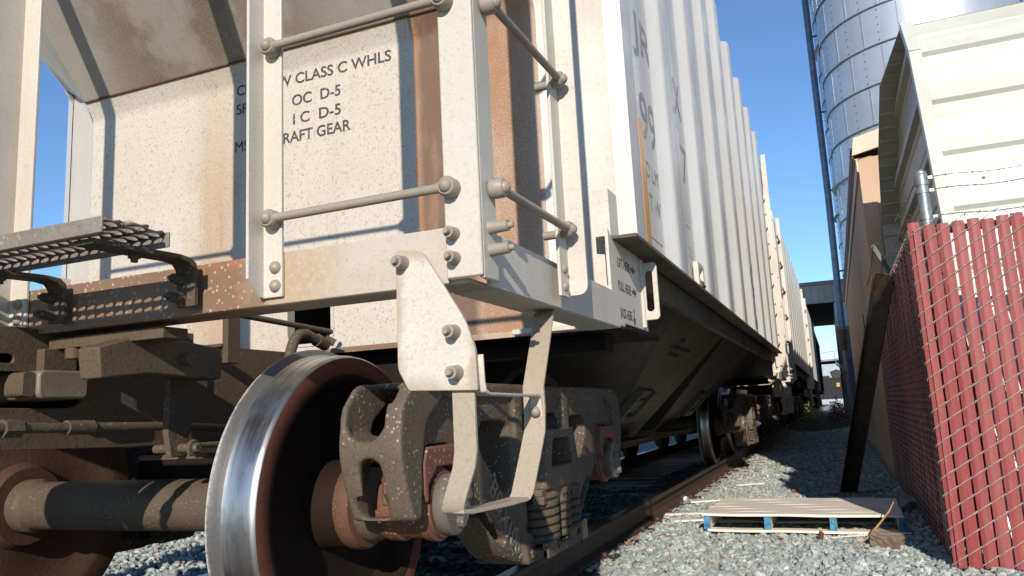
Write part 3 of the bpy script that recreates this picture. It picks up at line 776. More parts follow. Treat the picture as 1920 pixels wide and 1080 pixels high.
        e = obj('coupler', m, 'darkiron', root, bevel=.01)
        # bracket box, hanger strap, pipe and odd fittings on the visible side
        m = MB(); m.prism([(-.68, .925), (-.55, .965), (-.50, .968), (-.25, .945), (-.25, .855), (-.28, .850), (-.52, .862), (-.67, .846)], 'x', .43, .505)
        f = obj('lever_bracket', m, 'sillbrown', root, bevel=.005)
        m = MB(); m.prism([(-.345, 1.0), (-.255, 1.0), (-.25, .85), (-.262, .70), (-.295, .63), (-.335, .63), (-.35, .70)], 'x', .378, .40)
        m.tube([(.30, -.30, .655), (.47, -.30, .655)], .014); m.tube([(.44, -.30, .655), (.455, -.30, .655)], .024); m.tube([(.505, -.40, .905), (.535, -.40, .905)], .018)
        gq = obj('rod_hanger', m, 'darkiron', root, bevel=.003)
        m = MB(); m.tube([(.30, -1.2, .742), (.30, -.25, .722), (.32, .1, .70), (.33, .6, .70)], .0135, 14); m.tube([(.30, -.60, .7295), (.30, -.52, .728)], .0195, 14)
        m.tube([(.30, -.775, .733), (.30, -.73, .732)], .024, 6); m.tube([(.40, -.25, .66), (.42, .2, .655)], .009)
        h = obj('brake_pipe', m, 'darkiron', root)
        m = MB(); m.tube([(.30, .0, 1.10), (.30, .60, 1.08)], .011)
        pts = [(.30, .33, .95), (.30, .34, .99), (.30, .36, 1.03), (.30, .39, 1.055), (.30, .43, 1.06), (.30, .48, 1.045), (.30, .53, 1.03)]
        m.tube(pts, .021, 14); m.tube([(.30, .50, 1.04), (.30, .56, 1.025)], .027, 12); m.tube([(.30, .56, 1.05), (.33, .58, 1.03)], .016)
        i_ = obj('air_hose', m, 'darkiron', root)
        m = MB(); m.box(.295, .32, -.02, .04, .925, 1.10); m.box(.16, .30, -.03, .05, .98, .992); m.box(.05, .34, -.13, -.07, .615, .632)
        m.box(.20, .62, -.585, -.50, .945, .975); m.box(.20, .23, -.62, -.52, .86, .945)
        m.tube([(.28, -.57, .945), (.28, -.57, .915)], .022); m.tube([(.34, -.57, .945), (.34, -.57, .915)], .022)
        j = objs('underframe_bracket', m, 'sillbrown', root, bevel=.002)
        if mir: [mirror_y(o.data, yc) for o in (a, b, c, d, d2, e, f, gq, h, i_, *j)]
    # crossover platform (near end only) with perforated grating
    pf = platform(root)
    if near: near_text(root, sheet)
    else:
        car_marks(root)
    return root

def platform(root):
    x0, x1, y0, y1, zt = -.95, .825, -.950, -.765, 1.160
    m = MB()
    for y in (y0, y1-.006): m.box(x0, x1, y, y+.006, 1.124, zt)
    m.box(x0, x1, y0+.006, y0+.022, 1.124, 1.128)
    fr = obj('crossover_platform', m, 'grating', root, bevel=.002)
    # serrated diamond lattice: each cell a raised rhombic hole
    cw, rows = .034, 3; cl = (y1-y0-.012)/rows; n = int((x1-x0)/cw)
    m = MB()
    for i in range(n):
        for j in range(rows):
            cx = x0+(i+.5)*cw; cy = y0+.006+(j+.5)*cl
            if j % 2: cx += cw/2
            o8, i8 = [], []
            for k in range(12):
                a = 2*math.pi*k/12; ca, sa = math.cos(a), math.sin(a)
                sc = 1/max(abs(ca), abs(sa)); o8.append((cx+ca*sc*cw/2, cy+sa*sc*cl/2))
                i8.append((cx+ca*cw*.40, cy+sa*cl*.44*(1-.15*abs(ca))))
            zo = [zt-.001+.003*math.cos((p[1]-y0)/cl*2*math.pi) for p in o8]
            zi = [zt-.006-.004*abs(math.sin(2*math.pi*k/12)) for k in range(12)]
            vs = [(p[0], p[1], z) for p, z in zip(o8, zo)]+[(p[0], p[1], z) for p, z in zip(i8, zi)]
            m.add(vs, [(k, (k+1) % 12, 12+(k+1) % 12, 12+k) for k in range(12)], True)
    g = obj('grating', m, 'grating', fr, fix=False, sharp=60)
    md = g.modifiers.new('t', 'SOLIDIFY'); md.thickness = .002; md.offset = 0
    for bx in (.742, .285, -.60):
        mm = MB(); w_ = .03
        path = [(-.925, 1.124), (-.80, 1.126), (-.68, 1.130), (-.645, 1.126), (-.628, 1.114), (-.622, 1.09), (-.622, 1.008)]
        off = [(p[0], p[1]-.012) if i < 3 else (p[0]-.012*(i-2)/2 if i < 5 else p[0]-.012, p[1]-.012 if i < 4 else p[1]-.006*(6-i)) for i, p in enumerate(path)]
        mm._bent(path, off, 'x', bx-w_, bx+w_)
        o = obj('platform_bracket', mm, 'darkiron', fr, bevel=.002, sharp=40)
        mm = MB(); huck(mm, (bx-.012, -.634, 1.077), (0, -1, 0), ln=.03); huck(mm, (bx-.012, -.634, 1.030), (0, -1, 0), ln=.04)
        mm.tube([(bx, -.79, 1.116), (bx, -.79, 1.104)], .014, 6); mm.tube([(bx, -.79, 1.104), (bx, -.79, 1.095)], .008, 8)
        objs('bolt', mm, 'darkiron', o)
    return fr

def near_text(root, sheet):
    A = dict(size=.072, mat='ink', parent=sheet, bold=.0009)
    y = .6985
    text('NW CLASS C WHLS', loc=(-.105, y, 2.262), fit=.668, **A)
    text('OC  D-5', loc=(.033, y, 2.158), fit=.265, **A); text('I C  D-5', loc=(.038, y, 2.068), fit=.260, **A)
    text('DRAFT GEAR', loc=(-.072, y, 1.984), fit=.42, **A)
    text('CHE', loc=(-.292, y, 2.272), **A); text('SPC', loc=(-.292, y, 2.178), **A); text('MSC', loc=(-.302, y, 1.992), **{**A, 'bold': 0})
    # marks on the lift plate
    lp = [c for c in root.children if c.name.startswith('lift_plate')][1]
    B = dict(size=.052, mat='ink', parent=lp, face='x', name='lettering')
    X = 1.5036
    text('LIFT HERE', loc=(X, .712, 1.232), fit=.187, **B); text('PULL HERE', loc=(X, .700, 1.142), fit=.195, **B); text('JACK HERE', loc=(X, .700, 1.040), fit=.185, **B)
    m = MB()
    for z in (1.250, 1.160):
        m.prism([(.912, z-.007), (.945, z-.007), (.945, z-.018), (.985, z), (.945, z+.018), (.945, z+.007), (.912, z+.007)], 'x', 1.5028, 1.5042)
    m.prism([(.915, 1.09), (.925, 1.09), (.925, 1.052), (.942, 1.052), (.920, 1.022), (.898, 1.052), (.915, 1.052)], 'x', 1.5028, 1.5042)
    obj('arrow_marks', m, 'ink', lp)
    side = [c for c in root.children if c.name.startswith('side_sheet') and not c.name.startswith('side_sheet_end') and c.data.vertices[0].co.x > 0][0]
    X = 1.5012; c0 = .885+.9675*.5; c1 = c0+.9675
    D = dict(mat='inkgrey', parent=side, face='x')
    text('JR', size=.26, loc=(X, 1.33, 2.42), fit=.40, bold=.003, **D); text('99', size=.33, loc=(X, 1.36, 1.96), fit=.34, bold=.003, **D)
    text('X', size=.32, loc=(X, 2.36, 2.43), fit=.22, bold=.002, **D); text('7', size=.34, loc=(X, 2.44, 2.02), fit=.20, bold=.002, **D)
    text('D LMT', size=.115, loc=(X, 1.40, 1.77), fit=.33, **D); text('T WT', size=.125, loc=(X, 1.41, 1.61), fit=.33, **D)
    text('500', size=.09, loc=(X, 2.40, 1.74), fit=.14, **D); text('700', size=.09, loc=(X, 2.42, 1.56), fit=.14, **D)
    text('COMP SHOES', size=.075, loc=(X, c0-.23, 1.385), xs=1.15, **D)
    m = MB(); m.box(1.5005, 1.502, c0-.26, c0+.28, 1.475, 1.478); m.box(1.5005, 1.502, c0+.277, c0+.28, 1.36, 1.478)
    obj('stencil_frame', m, 'inkgrey', side)
    m = MB(); m.box(1.5005, 1.503, 1.285, 1.385, 1.345, 2.02); obj('reflector_strip', m, 'orange', side, bevel=.0005)
    for i, (z0, z1) in ((3, (1.36, 1.62)), (7, (1.36, 1.7))):
        y = .885+.9675*i+.30; m = MB(); m.box(1.5005, 1.503, y, y+.06, z0, z1); obj('reflector_strip', m, 'orange', side)
    # routing-card holder and latch
    m = MB(); y = c1+.22
    me = plate(rrect(y-.12, y+.10, 1.36, 1.53, .01), [rrect(y-.075, y+.055, 1.43, 1.50, .01)], .03, 'x', 1.53, .003); tg = obj('card_holder', me, 'white', side)
    m.box(1.515, 1.55, y-.05, y+.03, 1.36, 1.42); m.tube([(1.55, y-.07, 1.39), (1.55, y+.05, 1.40)], .008); obj('latch', m, 'darkiron', tg)
    # blue graffiti scrawl over the sixth rib
    pts = []; yb = .885+.9675*5
    m = MB()
    for seg in ([(-.10, 1.98), (-.09, 1.90), (-.08, 1.80), (.02, 1.78), (.09, 1.80)], [(-.09, 1.74), (-.02, 1.70), (.08, 1.73)], [(.09, 1.96), (.02, 2.0), (.09, 2.04)], [(-.08, 1.66), (-.09, 1.55), (-.05, 1.47), (.05, 1.45), (.09, 1.50)], [(-.10, 1.44), (.09, 1.42)]):
        for (a, z) in zip(seg[:-1], seg[1:]):
            d = Vector((z[0]-a[0], z[1]-a[1])); nn = Vector((-d.y, d.x)).normalized()*.022
            m.add([(1.5682, yb+a[0]-nn.x, a[1]-nn.y), (1.5682, yb+a[0]+nn.x, a[1]+nn.y), (1.5682, yb+z[0]+nn.x, z[1]+nn.y), (1.5682, yb+z[0]-nn.x, z[1]-nn.y)], [(0, 1, 2, 3)])
    obj('graffiti', m, 'graffiti', side)
    # stencil on the hopper bay
    bay = [c for c in root.children if c.name.startswith('hopper_bay')][0]
    for i, (s, dy) in enumerate((('HOPPER', .12), ('CLEAN INSIDE BEFORE LOADING', 0), ('CLOSE DOORS', .1))):
        o = text(s, .05, 'gap', bay, (0, 0, 0), face='x')
        Rm = Matrix.Rotation(R(45.5), 4, 'Y') ; o.data.transform(Rm)
        t = .20+.055*i; o.data.transform(Matrix.Translation((1.40+(.62-1.40)*t+.007, 3.15+dy, 1.30+(.52-1.30)*t-.007)))
    # cast letters on the first side frame
    sf = [c for c in root.children if c.name.startswith('side_frame')][0]
    o = text('BDX', .10, 'raised', sf, (1.0975, -.545, .46), face='x', ext=.003, rot=R(-52), xs=1.0, bold=.001); o2 = text('1067', .10, 'raised', sf, (1.0975, -.42, .30), face='x', ext=.003, rot=R(-40), bold=.001)
def car_marks(root):
    side = [c for c in root.children if c.name.startswith('side_sheet') and not c.name.startswith('side_sheet_end')][1]
    m = MB()
    for i in (0, 8): m.box(1.5005, 1.503, .885+.9675*i+.25, .885+.9675*i+.30, 1.5, 1.9)
    obj('reflector_strip', m, 'orange', side)

PITCH = 11.87
car1 = hopper_car(0, 4.33, 'weathered cream covered hopper railcar filling the left of the picture, with black and grey stencils', 'hopper cars coupled in the train', near=True)
car2 = hopper_car(PITCH, 3.87, 'cream hopper railcar coupled directly behind the big near one, its roof lower', 'hopper cars coupled in the train')
car3 = hopper_car(PITCH*2, 3.87, 'small distant pale hopper railcar, last light one before the dark railcars', 'hopper cars coupled in the train')

# ------------------------------------------------------------------ the two dark railcars at the far end
def dark_car(Y0, mat, label, H, boxcar=True):
    root = thing('freight_car', label, 'railcar', (0, Y0, 0))
    Ln = 11.0
    m = MB()
    if boxcar:
        m.box(-1.5, 1.5, -.5, Ln-.5, 1.05, H); 
        for i in range(15):
            for s in (-1, 1): m.box(min(s*1.5, s*1.56), max(s*1.5, s*1.56), -.45+.78*i, -.35+.78*i, 1.1, H-.05)
        m.box(-1.58, 1.58, -.55, Ln-.45, H-.02, H+.06)
    else:
        m.lathe([(-.4, 0), (-.35, .9), (-.1, 1.35), (0, 1.38), (Ln-1, 1.38), (Ln-.9, 1.35), (Ln-.65, .9), (Ln-.6, 0)], (.0, 0, 2.35), 'y', 40)
        m.box(-1.5, 1.5, -.5, Ln-.5, 1.0, 1.15)
    obj('body', m, mat, root, bevel=.01)
    m = MB(); m.box(-.2, .2, -1, Ln, .66, 1.0); obj('centre_sill', m, 'blackcar', root)
    for y in (.889, Ln-1.889): truck(root, y)
    m = MB()
    for s in (-1, 1):
        for k in range(5): m.tube([(s*1.60, -.40, 1.2+.42*k), (s*1.60, .05, 1.2+.42*k)], .012, 6)
    obj('ladder', m, mat, root)
    return root
dark_car(PITCH*3, 'darkcar', 'dark blue ribbed boxcar in shade behind the pale hopper cars', 3.6)
dark_car(PITCH*4, 'blackcar', 'black round-sided tank car, the farthest railcar of the train', 3.4, False)

# ------------------------------------------------------------------ setting: ground, ballast, track
gm = MB(); n = 60
xs = sorted(set([-400, -150, -60, -25] + [round(-12+.5*i, 2) for i in range(60)] + [25, 60, 150, 400])); ys = sorted(set([-60, -20] + [round(-8+1.*i, 2) for i in range(70)] + [80, 120, 200, 400, 900]))
vs = [(x, y, -.185+.012*math.sin(x*2.3+y*1.1)*math.cos(y*.9-x)) for y in ys for x in xs]
nx = len(xs); gm.add(vs, [(j*nx+i, j*nx+i+1, (j+1)*nx+i+1, (j+1)*nx+i) for j in range(len(ys)-1) for i in range(nx-1)], True)
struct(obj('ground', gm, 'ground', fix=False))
def rocks(name, count, sampler, size, zfun, seed):
    r = np.random.default_rng(seed)
    ph = (1+5**.5)/2
    V = np.array([(-1, ph, 0), (1, ph, 0), (-1, -ph, 0), (1, -ph, 0), (0, -1, ph), (0, 1, ph), (0, -1, -ph), (0, 1, -ph), (ph, 0, -1), (ph, 0, 1), (-ph, 0, -1), (-ph, 0, 1)], float); V /= np.linalg.norm(V[0])
    F = np.array([(0, 11, 5), (0, 5, 1), (0, 1, 7), (0, 7, 10), (0, 10, 11), (1, 5, 9), (5, 11, 4), (11, 10, 2), (10, 7, 6), (7, 1, 8), (3, 9, 4), (3, 4, 2), (3, 2, 6), (3, 6, 8), (3, 8, 9), (4, 9, 5), (2, 4, 11), (6, 2, 10), (8, 6, 7), (9, 8, 1)])
    P = sampler(r, count); count = len(P)
    S = size(r, P)[:, None]*np.clip(r.normal(1, .22, (count, 3)), .5, 1.6)*np.array([1, .8, .62])
    K = V[None]*S[:, None, :]*np.clip(r.normal(1, .17, (count, 12, 1)), .55, 1.4)
    A = r.uniform(0, 2*np.pi, (count, 3)); A[:, :2] = r.normal(0, .5, (count, 2))
    cx, sx, cy, sy, cz, sz = np.cos(A[:, 0]), np.sin(A[:, 0]), np.cos(A[:, 1]), np.sin(A[:, 1]), np.cos(A[:, 2]), np.sin(A[:, 2])
    o, z_ = np.ones(count), np.zeros(count)
    Rx = np.stack([o, z_, z_, z_, cx, -sx, z_, sx, cx], 1).reshape(-1, 3, 3); Ry = np.stack([cy, z_, sy, z_, o, z_, -sy, z_, cy], 1).reshape(-1, 3, 3); Rz = np.stack([cz, -sz, z_, sz, cz, z_, z_, z_, o], 1).reshape(-1, 3, 3)
    K = np.einsum('nij,nkj->nki', Rz@Ry@Rx, K)
    z = zfun(P, r)+S[:, 2]*.25
    K += np.stack([P[:, 0], P[:, 1], z], 1)[:, None, :]
    me = bpy.data.meshes.new(name); nv, nf = count*12, count*20
    me.vertices.add(nv); me.vertices.foreach_set('co', K.reshape(-1).astype(np.float32))
    fi = (F[None]+np.arange(count)[:, None, None]*12).reshape(-1)
    me.loops.add(nf*3); me.loops.foreach_set('vertex_index', fi.astype(np.int32))
    me.polygons.add(nf); me.polygons.foreach_set('loop_start', np.arange(0, nf*3, 3, dtype=np.int32)); me.polygons.foreach_set('loop_total', np.full(nf, 3, np.int32))
    me.update(calc_edges=True); me.polygons.foreach_set('use_smooth', [False]*nf)
    at = me.attributes.new('tone', 'FLOAT', 'POINT'); at.data.foreach_set('value', np.repeat(r.uniform(0, 1, count), 12).astype(np.float32))
    me.materials.append(M_['stone']); ob = bpy.data.objects.new(name, me); C.objects.link(ob); return struct(ob, 'stuff')
def samp(x0, x1, y0, y1, pw=1.0):
    def f(r, n): return np.stack([r.uniform(x0, x1, n), y0+(y1-y0)*r.uniform(0, 1, n)**pw], 1)
    return f
gz = lambda base, amp: (lambda P, r: base+amp*np.sin(P[:, 0]*3.1+P[:, 1]*1.7)*np.cos(P[:, 1]*2.3-P[:, 0])+r.uniform(-.012, .012, len(P)))
def keep(P):  # keep the rail, pallet top and building footprint clear
    k = (np.abs(P[:, 0]-.755) > .085) & (np.abs(P[:, 0]+.755) > .085)
    return P[k]
def S1(r, n): return keep(samp(.2, 3.0, 1.0, 7.2, 1.15)(r, n))
def S2(r, n): return keep(samp(.1, 2.66, 7.0, 34, 1.35)(r, n))
def S3(r, n): return keep(samp(-3.6, .65, -1.2, 6.5, 1.0)(r, n))
def S4(r, n): return np.stack([r.uniform(-8, -3.4, n), r.uniform(1, 22, n)], 1)
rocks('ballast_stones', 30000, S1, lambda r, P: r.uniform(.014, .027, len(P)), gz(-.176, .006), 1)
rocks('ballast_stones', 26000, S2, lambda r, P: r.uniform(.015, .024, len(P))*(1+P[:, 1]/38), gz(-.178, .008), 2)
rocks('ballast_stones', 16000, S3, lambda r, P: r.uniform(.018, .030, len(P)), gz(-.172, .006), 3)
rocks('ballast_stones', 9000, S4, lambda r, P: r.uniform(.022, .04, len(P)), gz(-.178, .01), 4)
for x, lab in ((.7535, 'rusty steel rail on the near side, under the wheels beside the gravel'), (-.7535, 'rusty steel rail on the far side of the track, in shade')):
    r = thing('rail', lab, 'rail', (x, 0, 0), 'rails of the track')
    m = MB(); w_ = lambda *p: [(a, b) for a, b in p]
    half = [(.036, 0), (.036, -.030), (.010, -.042), (.008, -.125), (.07, -.145), (.07, -.155)]
    prof = [(-a, b) for a, b in half[::-1]]+half
    m.prism([(a, b-.0005) for a, b in prof], 'y', -6, 70); obj('rail_web', m, 'railm', r, bevel=.003)
    m = MB(); m.box(-.030, .030, -6, 70, -.004, .0012); obj('rail_head', m, 'railtop', r)
    for s in (-1, 1):
        m = MB()
        for i in range(24):
            y = -1.43+.5*i; m.box(s*.075-.012, s*.075+.012, y-.012, y+.012, -.155, -.132); m.box(s*.11-.05, s*.11+.05, y-.09, y+.09, -.162, -.152)
        objs('rail_spike', m, 'railm', r)
for i in range(44):
    y = -1.55+.5*i+random.uniform(-.03, .03); e = random.uniform(1.12, 1.33)
    m = MB(); m.box(-e-.05, e, y-.105, y+.105, -.33, -.162+random.uniform(-.006, .004))
    tag(obj('railway_tie', m, 'tie', bevel=.006), 'weathered wooden tie bedded in the gravel under the rails', 'railway tie', 'wooden ties under the track')

# ------------------------------------------------------------------ red slatted chain-link fence
fence = thing('slatted_fence', 'chain-link fence woven with red vinyl slats around the cream metal shed', 'fence', (2.69, 2.47, -.17))
FX, FY = 2.69, 2.47
def local(o):  # children are modelled in world coordinates; shift to the thing's base
    o.matrix_parent_inverse = Matrix.Translation((-FX, -FY, .17)); return o
m = MB(); sp = .0672; ns = 26
for i in range(ns):
    x = FX-.035+i*sp; lean = random.uniform(-.004, .004); zt = 1.585+random.uniform(-.008, .012)+(.02 if i == 0 else 0); yb = FY+.004
    w = .058
    a = [(x, -.155-random.uniform(0, .02)), (x+w, -.155)]
    zz = [-.16, .2, .6, 1.0, 1.35, zt-.03, zt]
    row = []
    for q, z in enumerate(zz):
        bulge = random.uniform(-.002, .003); wob = lean*(z/1.6)+random.uniform(-.0012, .0012)
        dx = .006 if q == len(zz)-1 else 0
        row.append([(x+wob+dx*.3, yb+bulge+.002, z), (x+wob+w*.33, yb-.003+bulge, z), (x+wob+w*.66, yb-.003+bulge, z), (x+wob+w-dx*.3, yb+.002+bulge, z+.004*(random.random()-.5))])
    vs = [p for r_ in row for p in r_]+[(p[0], p[1]+.004, p[2]) for r_ in row for p in r_]
    fs = []; nn = len(zz)*4
    for q in range(len(zz)-1):
        for k in range(3):
            b = q*4+k; fs += [(b, b+1, b+5, b+4), (nn+b, nn+b+4, nn+b+5, nn+b+1)]
        fs += [(q*4, q*4+4, nn+q*4+4, nn+q*4), (q*4+3, nn+q*4+3, nn+q*4+7, q*4+7)]
    t = (len(zz)-1)*4; fs += [(t+k, t+k+1, nn+t+k+1, nn+t+k) for k in range(3)]
    m.add(vs, fs, True)
local(obj('front_slats', m, 'slat', fence, sharp=4))
m = MB()
for i in range(68):
    y = FY-.01+i*sp; x = FX-.012; zt = 1.575+random.uniform(-.015, .02); l = random.uniform(-.006, .006); d = random.uniform(-.012, .008)
    m.add([(x+d, y, -.16), (x-d, y+.058, -.16), (x+d*.5, y+l, .7), (x-d*.5, y+.058+l, .7), (x+d, y+l*.4, zt), (x-d, y+.058+l*.4, zt),
           (x+d+.005, y, -.16), (x-d+.005, y+.058, -.16), (x+d*.5+.005, y+l, .7), (x-d*.5+.005, y+.058+l, .7), (x+d+.005, y+l*.4, zt), (x-d+.005, y+.058+l*.4, zt)],
          [(0, 2, 3, 1), (2, 4, 5, 3), (6, 7, 9, 8), (8, 9, 11, 10), (0, 6, 8, 2), (2, 8, 10, 4), (1, 3, 9, 7), (3, 5, 11, 9), (4, 10, 11, 5)])
local(obj('side_slats', m, 'slat', fence))
m = MB(); ph = .0835; r = .0025
for i in range(ns):
    x = FX-.039+i*sp
    for k in range(21):
        z = -.14+k*ph+(ph/2 if i % 2 else 0)
        if z+ph*.5 > 1.62: continue
        m.tube([(x-.004, FY+.010, z-.012), (x-.003, FY+.001, z-.002), (x+.006, FY-.0035, z+.002), (x+sp*.5, FY-.0065, z+ph*.27), (x+sp-.006, FY-.0035, z+ph*.5-.003), (x+sp+.001, FY+.002, z+ph*.5+.004), (x+sp+.004, FY+.011, z+ph*.5-.006)], r, 6)
        if z+ph > 1.58: m.tube([(x+sp, FY-.002, z+ph*.5), (x+sp+.022, FY-.006, z+ph*.5+.012)], r, 5)
local(obj('front_mesh_wire', m, 'wire', fence, fix=False))
m = MB()
for i in range(68):
    y = FY-.014+i*sp
    for k in range(21):
        z = -.14+k*ph+(ph/2 if i % 2 else 0)
        if z+ph*.5 > 1.62: continue
        m.tube([(FX-.006, y, z), (FX-.022, y+sp*.3, z+ph*.2), (FX-.022, y+sp*.7, z+ph*.33), (FX-.006, y+sp, z+ph*.5)], r, 4, cap=False)
local(obj('side_mesh_wire', m, 'wire', fence, fix=False))
post = MB(); px, py = 2.752, 2.53
post.lathe([(-.1, .0295), (1.885, .0295)], (px, py, 0), 'z', 32)
pst = local(obj('fence_post', post, 'galv', fence))
m = MB(); m.lathe([(1.60, .0), (1.60, .0335), (1.655, .0335), (1.66, .031), (1.675, .024), (1.69, .013), (1.695, 0)], (px, py, .21), 'z', 32); obj('post_cap', m, 'galv', pst)
m = MB()
for z in (1.845, 1.775, 1.63): m.lathe([(-.011, .0305), (-.011, .034), (.011, .034), (.011, .0305)], (px, py, z), 'z', 32, True); m.box(px+.03, px+.052, py-.026, py-.018, z-.008, z+.008)
obj('post_bands', m, 'galv', pst)
m = MB(); m.tube([(px+.03, py, 1.555), (5.2, py, 1.56)], .021, 16); m.tube([(px, py, 1.545), (px-.01, 7.0, 1.555)], .021, 16); local(obj('top_rail', m, 'galv', fence))
def barbed(a, b, sag=.015, n=26, r=.0014, amp=.0018):
    a, b = Vector(a), Vector(b); L = (b-a).length; mm = MB(); d = (b-a)/L
    u = d.cross(Vector((0, 0, 1))).normalized(); v = d.cross(u); k = int(L/.012)
    pts = lambda ph0: [a+d*(L*i/k)+u*amp*math.cos(i*1.1+ph0)+v*amp*math.sin(i*1.1+ph0)-Vector((0, 0, sag*4*(i/k)*(1-i/k)))+Vector((0, 0, .004*math.sin(i*.21)+.003*math.sin(i*.073+2))) for i in range(k+1)]
    for q in (0, math.pi): mm.tube(pts(q), r, 5)
    P = pts(0); i = 6
    while i < k:
        p = P[i]
        for t in range(2):
            e = Vector((random.uniform(-1, 1), random.uniform(-1, 1), random.uniform(-1, 1))).normalized()
            mm.tube([p-e*.012, p+d*.002, p+e*.012], r*.9, 4)
        i += 10
    return mm
mb = MB()
for z in (1.845, 1.775, 1.63):
    q = barbed((px+.05, py-.022, z), (5.0, py-.02, z+.02)); o = len(mb.v); mb.v += q.v; mb.f += [tuple(i+o for i in f) for f in q.f]; mb.sm += q.sm
for p in (((px-.03, py+.01, 1.83), (2.602, 4.68, 1.885)), ((px-.03, py+.01, 1.745), (2.66, 4.68, 1.775)), ((2.602, 4.72, 1.885), (2.62, 7.0, 1.86)), ((2.66, 4.72, 1.775), (2.67, 7.0, 1.72))):
    q = barbed(*p, sag=.05); o = len(mb.v); mb.v += q.v; mb.f += [tuple(i+o for i in f) for f in q.f]; mb.sm += q.sm
local(obj('barbed_wire', mb, 'barb', fence, fix=False))
m = MB(); a, b = Vector((2.742, 4.70, 1.57)), Vector((2.598, 4.70, 1.90)); d = (b-a).normalized(); nrm = Vector((-d.z, 0, d.x))
for off, w in ((0, .016),):
    for s in (-1,):
        vs = [p+nrm*c+Vector((0, y, 0)) for p in (a, b) for c in (-.017, .017) for y in (-.012, .012)]
        m.add(vs, [(0, 1, 3, 2), (4, 6, 7, 5), (0, 4, 5, 1), (2, 3, 7, 6), (0, 2, 6, 4), (1, 5, 7, 3)])
m.tube([(2.742, 4.70, -.2), (2.742, 4.70, 1.60)], .024, 14)
local(obj('barb_arm', m, 'armgrey', fence, bevel=.003))

# ------------------------------------------------------------------ cream metal shed behind the fence
shed = thing('metal_shed', 'cream corrugated metal shed with an open hooded end above the red fence', 'shed', (2.95, 3.5, -.17))
def sl(o): o.matrix_parent_inverse = Matrix.Translation((-2.95, -3.5, .17)); return o
nearP = [(2.79, -.17), (3.464, 1.80), (3.90, 3.10), (4.17, 3.44)]
X0, X1 = 2.945, 9.0
def ribbed(p, q, x0, x1, pitch, depth, flip=1, phase=0.):
    """sheet between two (y,z) points with ribs running along x"""
    a, b = Vector(p), Vector(q); L = (b-a).length; d = (b-a)/L; nn = Vector((-d.y, d.x))*flip; prof = []; t = phase
    segs = [(0, 0), (.52, 0), (.545, .12), (.60, .12), (.63, 0), (.72, 0), (.745, .12), (.80, .12), (.83, 0), (.86, 0), (.90, 1), (.98, 1)]
    prof.append(a)
    while t < L:
        for f, h in segs:
            s_ = t+f*pitch
            if 0.001 < s_ < L: prof.append(a+d*s_+nn*depth*h)
        t += pitch
    prof.append(b)
    m = MB(); vs = [(x, pp.x, pp.y) for pp in prof for x in (x0, x1)]
    m.add(vs, [(2*i, 2*i+1, 2*i+3, 2*i+2) for i in range(len(prof)-1)], True); return m
sl(obj('front_wall', ribbed(nearP[0], nearP[2], X0+.02, X1, .43, .034, 1, .033), 'cream', shed, fix=False, sharp=25))
sl(obj('roof_slope', ribbed(nearP[2], nearP[3], X0+.02, X1, .30, .02, 1), 'cream', shed, fix=False, sharp=25))
m = MB()
def trim(pa, pb, w=.075, th=.016, out=.043):
    a, b = Vector(pa), Vector(pb); d = (b-a).normalized(); nn = Vector((-d.y, d.x))
    A = [(X0-.004, *(a+nn*out)), (X0+w, *(a+nn*out)), (X0+w, *(a+nn*(out-th))), (X0-.004, *(a-nn*.03))]
    B = [(X0-.004, *(b+nn*out)), (X0+w, *(b+nn*out)), (X0+w, *(b+nn*(out-th))), (X0-.004, *(b-nn*.03))]
    m.add(A+B, [(0, 1, 5, 4), (1, 2, 6, 5), (2, 3, 7, 6), (3, 0, 4, 7), (0, 3, 2, 1), (4, 5, 6, 7)])
trim(nearP[0], nearP[2]); trim(nearP[2], nearP[3])
sl(obj('end_trim', m, 'cream', shed, bevel=.003))
# far side of the hood: inner face panels and outer edge
xf = lambda y: 2.945-.10*(y-4.17)/1.075 if y < 5.245 else 2.845
farP = [(4.17, 3.44), (5.245, 3.39), (6.34, 3.045), (6.96, 2.50), (6.99, -.17)]
m = MB()
for (p, q) in zip(farP[:-1], farP[1:]):
    vs = [(xf(p[0]), *p), (X1, *p), (X1, *q), (xf(q[0]), *q), (xf(p[0]), p[0], p[1]+.004), (X1, p[0], p[1]+.004), (X1, q[0]+.03, q[1]+.02), (xf(q[0]), q[0]+.03, q[1]+.02)]
    m.add(vs, [(0, 3, 2, 1), (4, 5, 6, 7), (0, 4, 7, 3), (1, 2, 6, 5)])
sl(obj('rear_wall', m, 'creamin', shed))
m = MB()
for i in range(22):   # lap joints on the inside of the hood
    t = i/21*3.999; k = int(t); u = t-k; p, q = Vector(farP[k]), Vector(farP[k+1]); c = p.lerp(q, u); d = (q-p).normalized(); nn = Vector((d.y, -d.x))
    vs = [(xf(c.x)+.01, *(c+nn*.002-d*.012)), (X1, *(c+nn*.002-d*.012)), (X1, *(c+nn*.002+d*.012)), (xf(c.x)+.01, *(c+nn*.002+d*.012)), (xf(c.x)+.01, *(c+nn*.016)), (X1, *(c+nn*.016))]
    m.add(vs, [(0, 1, 5, 4), (3, 4, 5, 2), (0, 4, 3)])
sl(obj('wall_laps', m, 'creamin', shed))
